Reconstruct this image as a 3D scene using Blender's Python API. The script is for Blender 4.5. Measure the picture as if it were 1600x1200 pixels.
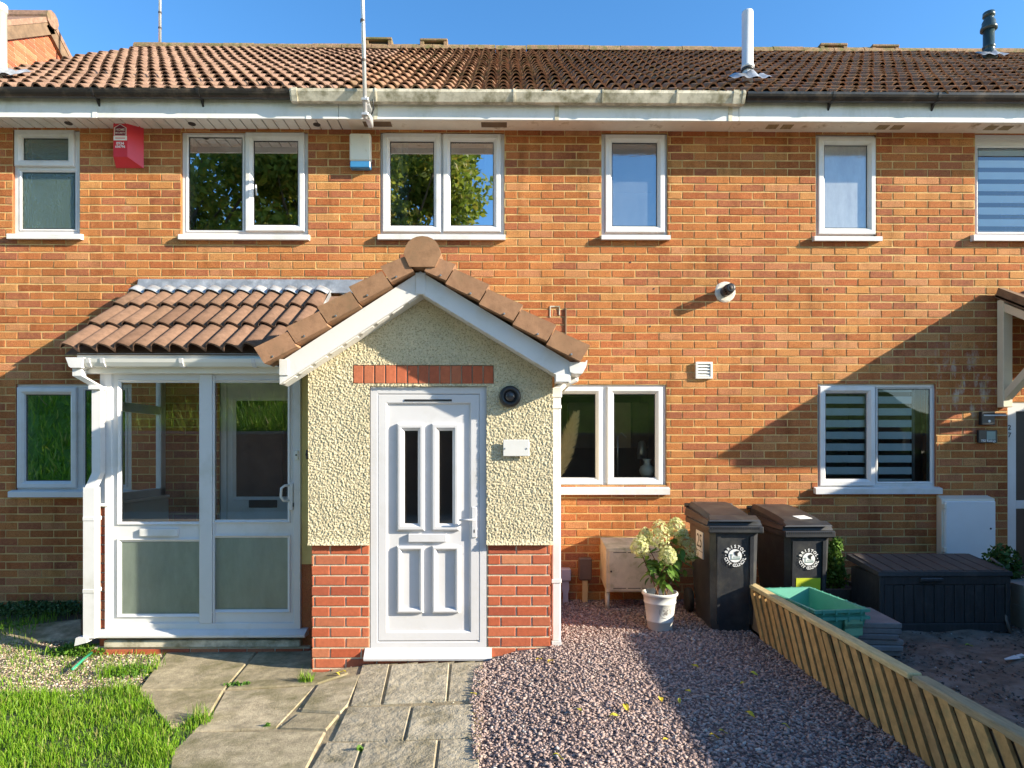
import bpy, math, random
import numpy as np
from mathutils import Matrix, Vector
R = math.radians
rng = random.Random(7)
nrg = np.random.default_rng(11)
scene = bpy.context.scene
for o in list(bpy.data.objects): bpy.data.objects.remove(o)
COL = scene.collection

# ------------------------------------------------------------------ camera, sky, sun, exposure
FPX, DCAM, ZC, HZ, YAW = 984.0, 6.0, 1.45, 700.0, R(-0.6)
U0 = 790.0 - FPX*math.tan(YAW)
cam_d = bpy.data.cameras.new('camera'); cam = bpy.data.objects.new('camera', cam_d); COL.objects.link(cam)
cam.location = (0, -DCAM, ZC); cam.rotation_euler = (R(90), 0, YAW)
cam_d.sensor_width = 36; cam_d.lens = FPX/1600*36
cam_d.shift_x = (800-U0)/1600; cam_d.shift_y = (HZ-600)/1600
cam_d.clip_start = 0.05; cam_d.clip_end = 800
scene.camera = cam
SUN = Vector((2.9, -1.0, 1.22)).normalized()
world = bpy.data.worlds.new('World'); scene.world = world; world.use_nodes = True
wn = world.node_tree.nodes; wl = world.node_tree.links
bg = wn['Background']; sky = wn.new('ShaderNodeTexSky'); sky.sky_type = 'NISHITA'; sky.sun_disc = False
sky.sun_elevation = math.asin(SUN.z); sky.sun_rotation = math.atan2(SUN.x, SUN.y)
sky.air_density = 1.0; sky.dust_density = 0.3; sky.ozone_density = 3.0
hs = wn.new('ShaderNodeHueSaturation'); hs.inputs['Saturation'].default_value = 1.22
wl.new(sky.outputs[0], hs.inputs['Color']); wl.new(hs.outputs[0], bg.inputs[0]); bg.inputs[1].default_value = 0.13
sl = bpy.data.lights.new('sun', 'SUN'); sl.energy = 5.0; sl.angle = R(0.5); sl.color = (1.0, 0.89, 0.71)
so = bpy.data.objects.new('sun', sl); COL.objects.link(so); so.rotation_euler = SUN.to_track_quat('Z', 'Y').to_euler()
vs = scene.view_settings; vs.view_transform = 'Standard'; vs.look = 'None'; vs.exposure = 1.34; vs.gamma = 1.0; vs.use_curve_mapping = False

# ------------------------------------------------------------------ measuring helpers
def at(u, v, Y):
    """world point on the plane Y=const that the photo shows at (u, v)"""
    dy = Y + DCAM; k = (u-U0)/FPX; c, s = math.cos(YAW), math.sin(YAW)
    X = dy*(k*c-s)/(c+k*s); dep = -s*X+c*dy
    return Vector((X, Y, ZC+(HZ-v)*dep/FPX))
def ax_(u, Y): return at(u, HZ, Y).x
def az_(v, Y, u=790): return at(u, v, Y).z
def g(X, Y):
    X = np.asarray(X, float); Y = np.asarray(Y, float)
    b = np.interp(X, [-1.6, 0.35], [-0.2, 0.0])
    t = np.clip((Y+0.8)/0.8, 0, 1)*(X < -1.5)
    return b*(1-t)+(-0.03)*t
def gz(X, Y): return float(g(X, Y))
def ground_at(u, v):
    z = 0.0
    c, s = math.cos(YAW), math.sin(YAW)
    for _ in range(12):
        dep = FPX*(ZC-z)/(v-HZ); k = (u-U0)/FPX*dep
        X = c*k - s*dep; Y = -DCAM + s*k + c*dep
        z = gz(X, Y)
    return Vector((X, Y, z))

# ------------------------------------------------------------------ materials
MATS = {}
def nt(name):
    m = bpy.data.materials.new(name); m.use_nodes = True
    t = m.node_tree; b = t.nodes['Principled BSDF']
    MATS[name] = m
    return m, t.nodes, t.links, b
def srgb(r, g_, b): return tuple((c/255/12.92 if c/255 < .04045 else ((c/255+.055)/1.055)**2.4) for c in (r, g_, b))+(1,)
def noise(n, l, scale, detail=4, rough=.6, vec=None, stretch=None):
    t = n.new('ShaderNodeTexNoise'); t.inputs['Scale'].default_value = scale; t.inputs['Detail'].default_value = detail; t.inputs['Roughness'].default_value = rough
    if vec is None:
        vec = n.new('ShaderNodeNewGeometry').outputs['Position']
    if stretch:
        mp = n.new('ShaderNodeMapping'); mp.inputs['Scale'].default_value = stretch; l.new(vec, mp.inputs[0]); vec = mp.outputs[0]
    l.new(vec, t.inputs['Vector']); return t.outputs['Fac']
def ramp(n, l, fac, stops, interp='LINEAR'):
    r = n.new('ShaderNodeValToRGB'); r.color_ramp.interpolation = interp
    e = r.color_ramp.elements
    while len(e) < len(stops): e.new(0.5)
    for i, (p, c) in enumerate(stops):
        e[i].position = p; e[i].color = tuple(c)+(1,) if len(c) == 3 else c
    l.new(fac, r.inputs[0]); return r.outputs[0]
def mix(n, l, fac, a, b, mode='MIX'):
    m = n.new('ShaderNodeMix'); m.data_type = 'RGBA'; m.blend_type = mode
    for idx, val in ((0, fac), (6, a), (7, b)):
        if hasattr(val, 'default_value'): l.new(val, m.inputs[idx])
        else: m.inputs[idx].default_value = val if idx == 0 else (tuple(val)+(1,) if len(val) == 3 else val)
    return m.outputs[2]
def bump(n, l, h, strength, dist=.01, prev=None):
    b = n.new('ShaderNodeBump'); b.inputs['Strength'].default_value = strength; b.inputs['Distance'].default_value = dist
    l.new(h, b.inputs['Height'])
    if prev: l.new(prev, b.inputs['Normal'])
    return b.outputs[0]
def rnd(n, l):
    oi = n.new('ShaderNodeObjectInfo'); gi = n.new('ShaderNodeNewGeometry')
    a = n.new('ShaderNodeMath'); a.operation = 'ADD'; l.new(oi.outputs['Random'], a.inputs[0]); l.new(gi.outputs['Random Per Island'], a.inputs[1])
    f = n.new('ShaderNodeMath'); f.operation = 'FRACT'; l.new(a.outputs[0], f.inputs[0]); return f.outputs[0]
def pm(name, base, rough=.6, var=.2, scale=6, bmp=0, bscale=80, metal=0, dirt=None, dscale=3, dlo=.5, dhi=.7, spec=.5, stretch=None, coat=0):
    m, n, l, b = nt(name)
    base = tuple(base[:3])
    lo = tuple(c*(1-var) for c in base); hi = tuple(min(1, c*(1+var)) for c in base)
    c = ramp(n, l, noise(n, l, scale, 5, stretch=stretch), [(.3, lo), (.7, hi)])
    if dirt:
        f = ramp(n, l, noise(n, l, dscale, 6, .65), [(dlo, (0, 0, 0)), (dhi, (1, 1, 1))])
        c = mix(n, l, f, c, dirt)
    l.new(c, b.inputs['Base Color']); b.inputs['Roughness'].default_value = rough; b.inputs['Metallic'].default_value = metal
    b.inputs['Specular IOR Level'].default_value = spec
    if bmp: l.new(bump(n, l, noise(n, l, bscale, 4), bmp), b.inputs['Normal'])
    return m
def ram(name, stops, rough=.8, nvar=.35, nscale=30, bmp=.4, bscale=120, dist=.006, dirt=None, dscale=3, dlo=.55, dhi=.75, translucent=0):
    m, n, l, b = nt(name)
    c = ramp(n, l, rnd(n, l), stops)
    f = ramp(n, l, noise(n, l, nscale, 6, .7), [(.3, (1-nvar,)*3), (.7, (1+nvar*.6,)*3)])
    c = mix(n, l, 1.0, c, f, 'MULTIPLY')
    if dirt:
        df = ramp(n, l, noise(n, l, dscale, 6, .65), [(dlo, (0, 0, 0)), (dhi, (1, 1, 1))])
        c = mix(n, l, df, c, dirt)
    l.new(c, b.inputs['Base Color']); b.inputs['Roughness'].default_value = rough
    b.inputs['Specular IOR Level'].default_value = .25
    if bmp: l.new(bump(n, l, noise(n, l, bscale, 5, .7), bmp, dist), b.inputs['Normal'])
    if translucent:
        tr = n.new('ShaderNodeBsdfTranslucent'); l.new(c, tr.inputs[0]); ms = n.new('ShaderNodeMixShader'); ms.inputs[0].default_value = translucent
        l.new(b.outputs[0], ms.inputs[1]); l.new(tr.outputs[0], ms.inputs[2]); l.new(ms.outputs[0], n['Material Output'].inputs[0])
    return m
def glass(name, refl=.2, tint=(.9, .95, .93), rough=0.0, frost=0, frostcol=(.5, .55, .53), bscale=0, bs=.15):
    m, n, l, b = nt(name); n.remove(b)
    out = n['Material Output']
    gl = n.new('ShaderNodeBsdfGlossy'); gl.inputs['Roughness'].default_value = rough; gl.inputs['Color'].default_value = (.95, .97, 1, 1)
    tr = n.new('ShaderNodeBsdfTransparent'); tr.inputs[0].default_value = tuple(tint)+(1,)
    under = tr.outputs[0]
    if frost:
        df = n.new('ShaderNodeBsdfDiffuse'); c = ramp(n, l, noise(n, l, 9, 5, .7, stretch=(1, 1, .35)), [(.3, tuple(x*.7 for x in frostcol)), (.7, frostcol)]); l.new(c, df.inputs[0])
        tl = n.new('ShaderNodeBsdfTranslucent'); l.new(c, tl.inputs[0])
        m2 = n.new('ShaderNodeMixShader'); m2.inputs[0].default_value = .35; l.new(df.outputs[0], m2.inputs[1]); l.new(tl.outputs[0], m2.inputs[2])
        m1 = n.new('ShaderNodeMixShader'); m1.inputs[0].default_value = frost; l.new(tr.outputs[0], m1.inputs[1]); l.new(m2.outputs[0], m1.inputs[2]); under = m1.outputs[0]
    lw = n.new('ShaderNodeFresnel'); lw.inputs[0].default_value = 1.5
    ad = n.new('ShaderNodeMath'); ad.operation = 'ADD'; ad.use_clamp = True; l.new(lw.outputs[0], ad.inputs[0]); ad.inputs[1].default_value = refl
    ms = n.new('ShaderNodeMixShader'); l.new(ad.outputs[0], ms.inputs[0]); l.new(under, ms.inputs[1]); l.new(gl.outputs[0], ms.inputs[2]); l.new(ms.outputs[0], out.inputs[0])
    h = noise(n, l, bscale if bscale else 2.2, 2)
    l.new(bump(n, l, h, bs if bscale else .02, .01), gl.inputs['Normal'])
    return m

BR = [(0, (.37, .125, .058)), (.16, (.47, .19, .075)), (.34, (.55, .245, .10)), (.5, (.46, .15, .07)), (.62, (.58, .31, .13)), (.74, (.56, .29, .17)), (.84, (.45, .17, .10)), (.93, (.39, .15, .09)), (1, (.33, .13, .085))]
M = {}
def brick_mat():
    m, n, l, b = nt('facing_brick')
    c = ramp(n, l, rnd(n, l), BR)
    c2 = mix(n, l, ramp(n, l, noise(n, l, 26, 4, .6, stretch=(1, 1, 1.6)), [(.46, (0, 0, 0)), (.66, (.5, .5, .5))]), c, (.54, .27, .125))
    c3 = mix(n, l, ramp(n, l, noise(n, l, 17, 3, .6), [(.55, (0, 0, 0)), (.75, (.45, .45, .45))]), c2, (.36, .125, .085))
    sp = ramp(n, l, noise(n, l, 150, 3, .7), [(.32, (.42, .38, .36)), (.5, (1, 1, 1)), (.75, (1.25, 1.2, 1.15))])
    c4 = mix(n, l, 1.0, c3, sp, 'MULTIPLY')
    st = ramp(n, l, noise(n, l, 1.1, 4, .6), [(.35, (.82, .80, .78)), (.65, (1.1, 1.1, 1.1))])
    c5 = mix(n, l, 1.0, c4, st, 'MULTIPLY')
    sk = ramp(n, l, noise(n, l, 5, 5, .65, stretch=(1, 1, .22)), [(.30, (.62, .60, .55)), (.48, (1, 1, 1))])
    c5 = mix(n, l, 1.0, c5, sk, 'MULTIPLY')
    ge = n.new('ShaderNodeNewGeometry'); ds = n.new('ShaderNodeVectorMath'); ds.operation = 'DISTANCE'; l.new(ge.outputs['Position'], ds.inputs[0]); ds.inputs[1].default_value = (4.42, 0, 2.05)
    mr = n.new('ShaderNodeMapRange'); mr.inputs[1].default_value = .15; mr.inputs[2].default_value = .55; mr.inputs[3].default_value = 1; mr.inputs[4].default_value = 0; l.new(ds.outputs['Value'], mr.inputs[0])
    bl = ramp(n, l, noise(n, l, 7, 6, .7, stretch=(1.6, 1, .6)), [(.52, (0, 0, 0)), (.66, (1, 1, 1))])
    mm = n.new('ShaderNodeMath'); mm.operation = 'MULTIPLY'; l.new(mr.outputs[0], mm.inputs[0]); l.new(bl, mm.inputs[1])
    c5 = mix(n, l, mm.outputs[0], c5, (.55, .52, .52))
    sf = ramp(n, l, noise(n, l, 2.3, 6, .75), [(.64, (0, 0, 0)), (.8, (.45, .45, .45))])
    c5 = mix(n, l, sf, c5, (.58, .50, .42))
    c5 = mix(n, l, 1.0, c5, (.98, .89, .72), 'MULTIPLY')
    l.new(c5, b.inputs['Base Color']); b.inputs['Roughness'].default_value = .92; b.inputs['Specular IOR Level'].default_value = .2
    l.new(bump(n, l, noise(n, l, 130, 4, .65, stretch=(1, 1, 1.3)), .9, .010), b.inputs['Normal'])
    return m
M['brick'] = brick_mat()
M['mortar'] = pm('mortar_joint', (.56, .385, .16), .95, .3, 9, .5, 180)
M['redbrick'] = ram('smooth_red_brick', [(0, (.42, .10, .045)), (.5, (.50, .145, .07)), (.8, (.36, .085, .045)), (1, (.52, .20, .10))], .85, .2, 40, .35, 140, .004)
M['redmortar'] = pm('grey_mortar', (.58, .50, .36), .95, .15, 20, .4, 160)
M['render'] = pm('roughcast_render', (.61, .535, .36), .95, .1, 5, .3, 260, dirt=(.46, .41, .27), dscale=4, dlo=.5, dhi=.8)
def render_mat():
    m, n, l, b = nt('roughcast_cream')
    c = ramp(n, l, noise(n, l, 5, 5), [(.3, (.56, .495, .335)), (.7, (.65, .575, .395))])
    c = mix(n, l, 1.0, c, ramp(n, l, noise(n, l, 95, 3, .7), [(.36, (.50, .48, .42)), (.48, (1, 1, 1)), (.75, (1.12, 1.12, 1.1))]), 'MULTIPLY')
    c = mix(n, l, ramp(n, l, noise(n, l, 3.5, 6, .7, stretch=(1, 1, .4)), [(.55, (0, 0, 0)), (.8, (.7, .7, .7))]), c, (.42, .38, .25))
    l.new(c, b.inputs['Base Color']); b.inputs['Roughness'].default_value = .95; b.inputs['Specular IOR Level'].default_value = .15
    l.new(bump(n, l, noise(n, l, 240, 3), .4), b.inputs['Normal']); return m
M['render'] = render_mat()
M['pvc_door_shaded'] = pm('white_door_shade_tone', (.585, .585, .60), .4, .03, 4, .04, 25, dirt=(.50, .49, .46), dscale=3, dlo=.55, dhi=.85)  # white door greyed in colour to stand in for grazing light
M['pvc'] = pm('white_upvc', (.66, .66, .655), .36, .03, 5, .04, 25, dirt=(.52, .51, .45), dscale=3.5, dlo=.52, dhi=.82)
M['pvc_cream'] = pm('cream_plastic', (.62, .58, .46), .5, .1, 6, .05, 40, dirt=(.22, .20, .12), dscale=9, dlo=.42, dhi=.66)
M['pvc_clean'] = pm('cream_white_plastic', (.78, .77, .71), .4, .03, 4)
def fascia_mat():
    m, n, l, b = nt('fascia_board_white')
    ge = n.new('ShaderNodeNewGeometry'); sp = n.new('ShaderNodeSeparateXYZ'); l.new(ge.outputs['Position'], sp.inputs[0])
    mr = n.new('ShaderNodeMapRange'); mr.inputs[1].default_value = 4.52; mr.inputs[2].default_value = 4.62; l.new(sp.outputs[2], mr.inputs[0])
    ns = noise(n, l, 5, 5, .7, stretch=(1, 1, .5))
    mu = n.new('ShaderNodeMath'); mu.operation = 'MULTIPLY_ADD'; l.new(ns, mu.inputs[0]); mu.inputs[1].default_value = 1.2; mu.inputs[2].default_value = -.6
    ad = n.new('ShaderNodeMath'); ad.use_clamp = True; l.new(mr.outputs[0], ad.inputs[0]); l.new(mu.outputs[0], ad.inputs[1])
    c = mix(n, l, ad.outputs[0], (.74, .75, .73), (.26, .27, .14))
    c = mix(n, l, ramp(n, l, noise(n, l, 3, 6, .7), [(.55, (0, 0, 0)), (.8, (.5, .5, .5))]), c, (.5, .5, .42))
    l.new(c, b.inputs['Base Color']); b.inputs['Roughness'].default_value = .45
    return m
M['fascia'] = fascia_mat()
M['soffit'] = pm('soffit_board_white', (.78, .77, .72), .5, .04, 4, dirt=(.58, .55, .45), dscale=3, dlo=.5, dhi=.8)
M['soffit_tan'] = pm('stained_soffit', (.78, .71, .60), .6, .1, 4, dirt=(.34, .25, .11), dscale=4, dlo=.58, dhi=.70)
M['vent_dark'] = pm('dark_vent', (.05, .04, .035), .7, .2)
M['black'] = pm('black_plastic', (.022, .022, .024), .38, .2, 5, .05, 60)
M['blackgutter'] = pm('black_gutter', (.025, .022, .02), .3, .2, 5, dirt=(.10, .08, .06), dscale=8)
TILE1 = [(0, (.245, .152, .107)), (.5, (.29, .18, .128)), (1, (.21, .128, .09))]
TILE2 = [(0, (.28, .155, .095)), (.5, (.33, .185, .115)), (1, (.23, .125, .08))]
TILE3 = [(0, (.27, .15, .09)), (.5, (.33, .185, .11)), (1, (.22, .12, .078))]
M['tile_a'] = ram('concrete_tile_pale', TILE1, .92, .4, 18, .5, 150, .005, dirt=(.15, .125, .06), dscale=7, dlo=.56, dhi=.76)
M['tile_b'] = ram('concrete_tile_mossy', TILE2, .95, .35, 22, .6, 110, .006, dirt=(.13, .115, .05), dscale=9, dlo=.5, dhi=.72)
M['tile_c'] = ram('concrete_tile_brown', TILE3, .95, .35, 22, .6, 110, .006, dirt=(.12, .095, .05), dscale=9, dlo=.52, dhi=.75)
M['tile_p'] = ram('porch_tile', [(0, (.178, .108, .07)), (.5, (.22, .132, .088)), (1, (.15, .088, .058))], .92, .3, 18, .45, 150, .004, dirt=(.55, .5, .42), dscale=22, dlo=.74, dhi=.78)
M['verge'] = ram('verge_tile', [(0, (.29, .165, .09)), (1, (.36, .20, .115))], .95, .3, 12, .5, 120, .004, dirt=(.13, .09, .05), dscale=6, dlo=.55, dhi=.75)
M['ridge'] = ram('ridge_tile', [(0, (.26, .165, .10)), (1, (.33, .22, .13))], .95, .4, 25, .8, 60, .01, dirt=(.14, .14, .05), dscale=10, dlo=.45, dhi=.65)
M['lead'] = pm('lead_sheet', (.36, .38, .40), .45, .3, 9, .3, 25, metal=.5, dirt=(.7, .71, .72), dscale=6, dlo=.5, dhi=.75)
M['steel'] = pm('galvanised_pole', (.62, .63, .63), .4, .1, 12, metal=.6)
M['pipegrey'] = pm('grey_plastic_pipe', (.62, .64, .66), .45, .06, 6)
M['flueblack'] = pm('teal_black_flue', (.03, .055, .06), .3, .2, 6)
M['glass_tree'] = glass('window_glass', .60)
M['glass_low'] = glass('ground_window_glass', .02)
M['glass_porch'] = glass('porch_glass', .10, tint=(.98, .99, .98))
M['glass_obsc'] = glass('obscured_glass', .26, rough=.04, frost=.62, frostcol=(.30, .36, .42), bscale=38, bs=.1)
M['glass_pale'] = glass('pale_obscured_glass', .16, rough=.05, frost=.85, frostcol=(.62, .66, .66), bscale=38, bs=.1)
M['glass_obscg'] = glass('pattern_glass', .10, rough=.08, frost=.75, frostcol=(.16, .23, .18), bscale=60, bs=.5)
M['glass_frost'] = glass('stippled_glass', .10, rough=.15, frost=.80, frostcol=(.30, .38, .30), bscale=150, bs=.5)
M['glass_dark'] = glass('dark_door_glass', .06, tint=(.35, .35, .35), rough=.05, frost=.35, frostcol=(.05, .045, .04))
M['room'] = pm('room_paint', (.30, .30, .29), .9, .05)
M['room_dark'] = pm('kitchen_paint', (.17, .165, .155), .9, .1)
M['room_warm'] = pm('porch_plaster', (.74, .72, .64), .9, .04)
M['cupboard'] = pm('kitchen_cupboard', (.22, .20, .18), .4, .1)
M['curtain'] = pm('curtain_cloth', (.42, .50, .50), .9, .1, 12, stretch=(8, 1, .4))
M['blind'] = pm('zebra_blind_band', (.50, .56, .60), .9, .05)
M['blindlight'] = pm('pale_blind_band', (.72, .78, .82), .8, .03)
M['red'] = pm('red_alarm_box', (.62, .035, .05), .35, .06, 5)
M['maroon'] = pm('maroon_print', (.18, .02, .05), .5, .05)
M['whiteprint'] = pm('white_print', (.82, .82, .80), .5, .02)
M['blackprint'] = pm('black_print', (.02, .02, .02), .5, .02)
M['blue'] = pm('blue_plastic', (.05, .22, .45), .3, .06)
M['alarmwhite'] = pm('ivory_plastic', (.74, .73, .64), .4, .05, 5, dirt=(.5, .45, .3), dscale=12, dlo=.6, dhi=.8)
M['orange'] = pm('orange_pipe', (.60, .24, .06), .4, .1)
M['dome'] = pm('smoked_lamp', (.04, .04, .045), .15, .1)
M['plaque'] = pm('frosted_plaque', (.62, .62, .60), .25, .05)
M['brass'] = pm('grey_screw', (.4, .4, .4), .3, .1, metal=.8)
M['meter'] = pm('meter_box_white', (.74, .76, .77), .55, .03, 5)
M['meterside_bounce'] = pm('meter_box_bounce_tint', (.74, .69, .58), .55, .05, 5)  # white housing warmed in colour to stand in for bounced light
M['gasbox'] = pm('gas_box_beige', (.60, .53, .40), .7, .1, 9, .1, 60, dirt=(.36, .33, .20), dscale=8, dlo=.5, dhi=.72)
M['bin'] = pm('wheelie_bin_plastic', (.028, .030, .034), .42, .25, 8, .08, 90, dirt=(.07, .068, .06), dscale=7, dlo=.5, dhi=.75)
M['tyre'] = pm('bin_tyre', (.02, .02, .02), .8, .2)
M['yellow'] = pm('yellow_sticker', (.55, .62, .03), .5, .1)
M['potwhite'] = pm('pale_grey_pot', (.62, .62, .58), .45, .04, 6)
M['potmark'] = pm('pot_print', (.20, .19, .18), .5, .2)
M['soil'] = pm('damp_soil', (.055, .042, .035), .95, .4, 30, .8, 60)
M['dirt'] = pm('garden_dirt', (.16, .115, .085), .95, .45, 9, 1.0, 45, dirt=(.23, .185, .155), dscale=5)
M['ground'] = pm('ground_earth', (.10, .085, .06), .95, .3, 4, .6, 40)
M['gravelbed'] = pm('gravel_bed', (.10, .075, .075), .95, .4, 60, .8, 90)
M['slab'] = ram('path_slab', [(0, (.38, .325, .23)), (1, (.46, .40, .29))], .9, .35, 9, .8, 13, .03, dirt=(.20, .17, .10), dscale=6, dlo=.5, dhi=.72)
M['slabold'] = ram('old_concrete_slab', [(0, (.36, .30, .19)), (1, (.44, .37, .25))], .92, .45, 14, .8, 70, .008, dirt=(.17, .15, .075), dscale=4, dlo=.46, dhi=.68)
M['slabstack'] = ram('stacked_slab', [(0, (.20, .175, .17)), (1, (.27, .235, .22))], .9, .2, 12, .3, 70, .004)
M['edging'] = ram('edging_slab', [(0, (.22, .18, .14)), (1, (.28, .23, .175))], .92, .3, 10, .4, 70, .005)
M['wood'] = ram('fence_timber', [(0, (.40, .23, .085)), (.5, (.49, .30, .115)), (1, (.35, .21, .09))], .85, .35, 16, .3, 60, .003, dirt=(.22, .20, .09), dscale=7, dlo=.55, dhi=.8)
M['woodtop'] = pm('pale_rail_timber', (.52, .40, .19), .8, .25, 9, .3, 60, stretch=(8, 1, 8), dirt=(.30, .27, .12), dscale=5, dlo=.55, dhi=.8)
M['woodold'] = pm('weathered_rail_timber', (.30, .235, .13), .85, .25, 9, .3, 60, stretch=(8, 1, 8))
M['canopywood'] = pm('cream_painted_timber', (.72, .64, .47), .6, .06, 6)
M['brownboard'] = pm('brown_verge_board', (.17, .11, .065), .85, .3, 9, .3, 60)
M['storage'] = pm('storage_box_plastic', (.032, .031, .032), .5, .3, 9, .25, 30, stretch=(6, 6, .6), dirt=(.075, .07, .065), dscale=6, dlo=.55, dhi=.8)
M['storagelid'] = pm('storage_lid_plastic', (.075, .06, .052), .5, .3, 9, .25, 30, stretch=(6, 1, 6))
M['green'] = pm('green_crate_plastic', (.09, .34, .24), .4, .08, 6, dirt=(.22, .42, .33), dscale=6, dlo=.55, dhi=.75)
M['leaf'] = ram('leaf_green', [(0, (.07, .15, .025)), (.5, (.11, .22, .035)), (1, (.16, .26, .05))], .5, .2, 20, 0, translucent=.3)
M['leafdark'] = ram('leaf_dark', [(0, (.035, .08, .018)), (.5, (.055, .12, .025)), (1, (.09, .16, .035))], .45, .2, 20, 0, translucent=.2)
M['treeleaf'] = ram('tree_leaf', [(0, (.11, .17, .02)), (.5, (.20, .26, .035)), (.85, (.30, .32, .04)), (1, (.34, .27, .05))], .5, .2, 3, 0, translucent=.5)
M['bark'] = pm('bark', (.10, .075, .05), .9, .3, 12, .5, 40)
M['floret'] = ram('hydrangea_floret', [(0, (.60, .60, .26)), (.5, (.72, .70, .42)), (1, (.46, .54, .16))], .7, .12, 30, 0, translucent=.3)
M['stem'] = pm('reddish_stem', (.16, .075, .04), .7, .2)
M['grassblade'] = ram('grass_blade', [(0, (.09, .21, .010)), (.45, (.16, .33, .016)), (.8, (.25, .41, .03)), (.95, (.30, .36, .07)), (1, (.42, .36, .15))], .5, .35, 4, 0, translucent=.35)
M['bankgrass'] = ram('bank_grass', [(0, (.12, .25, .03)), (1, (.16, .29, .04))], .9, .6, 3, 1, 14, .1)
M['weed'] = ram('weed_leaf', [(0, (.06, .16, .02)), (1, (.13, .26, .03))], .5, .15, 20, 0, translucent=.25)
M['weedshade'] = ram('ivy_leaf', [(0, (.03, .075, .02)), (1, (.055, .11, .03))], .5, .15, 20, 0)
M['slate'] = ram('slate_chip', [(0, (.17, .12, .11)), (.3, (.33, .24, .21)), (.6, (.44, .335, .295)), (.88, (.28, .21, .20)), (.96, (.36, .30, .27)), (1, (.52, .48, .45))], .8, .25, 60, 0)
M['pebble'] = ram('pale_chip', [(0, (.30, .20, .12)), (.4, (.46, .36, .25)), (.75, (.55, .46, .34)), (1, (.62, .58, .50))], .85, .2, 60, 0)
M['yleaf'] = ram('fallen_leaf', [(0, (.45, .40, .04)), (.6, (.50, .36, .03)), (1, (.24, .38, .05))], .6, .15, 20, 0)
M['hose'] = pm('green_cane', (.03, .30, .16), .4, .1)
M['cable'] = pm('brown_cable', (.15, .11, .09), .5, .1)
M['ivorypot'] = pm('stone_grey_planter', (.32, .30, .26), .7, .1)
M['pampas'] = ram('pampas_plume', [(0, (.66, .50, .26)), (1, (.78, .64, .38))], .9, .1, 30, 0, translucent=.3)
M['vase'] = pm('white_vase', (.60, .58, .50), .5, .05)
M['lamphead'] = pm('brown_lamp_head', (.10, .065, .05), .5, .2)
M['lampgrey'] = pm('lilac_grey_lamp', (.38, .36, .40), .5, .06)
M['stake'] = pm('wooden_stake', (.55, .40, .19), .8, .15)
M['ship'] = pm('emblem_grey', (.25, .33, .30), .5, .1)
M['crateprint'] = pm('crate_label', (.20, .42, .24), .5, .1)

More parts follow.
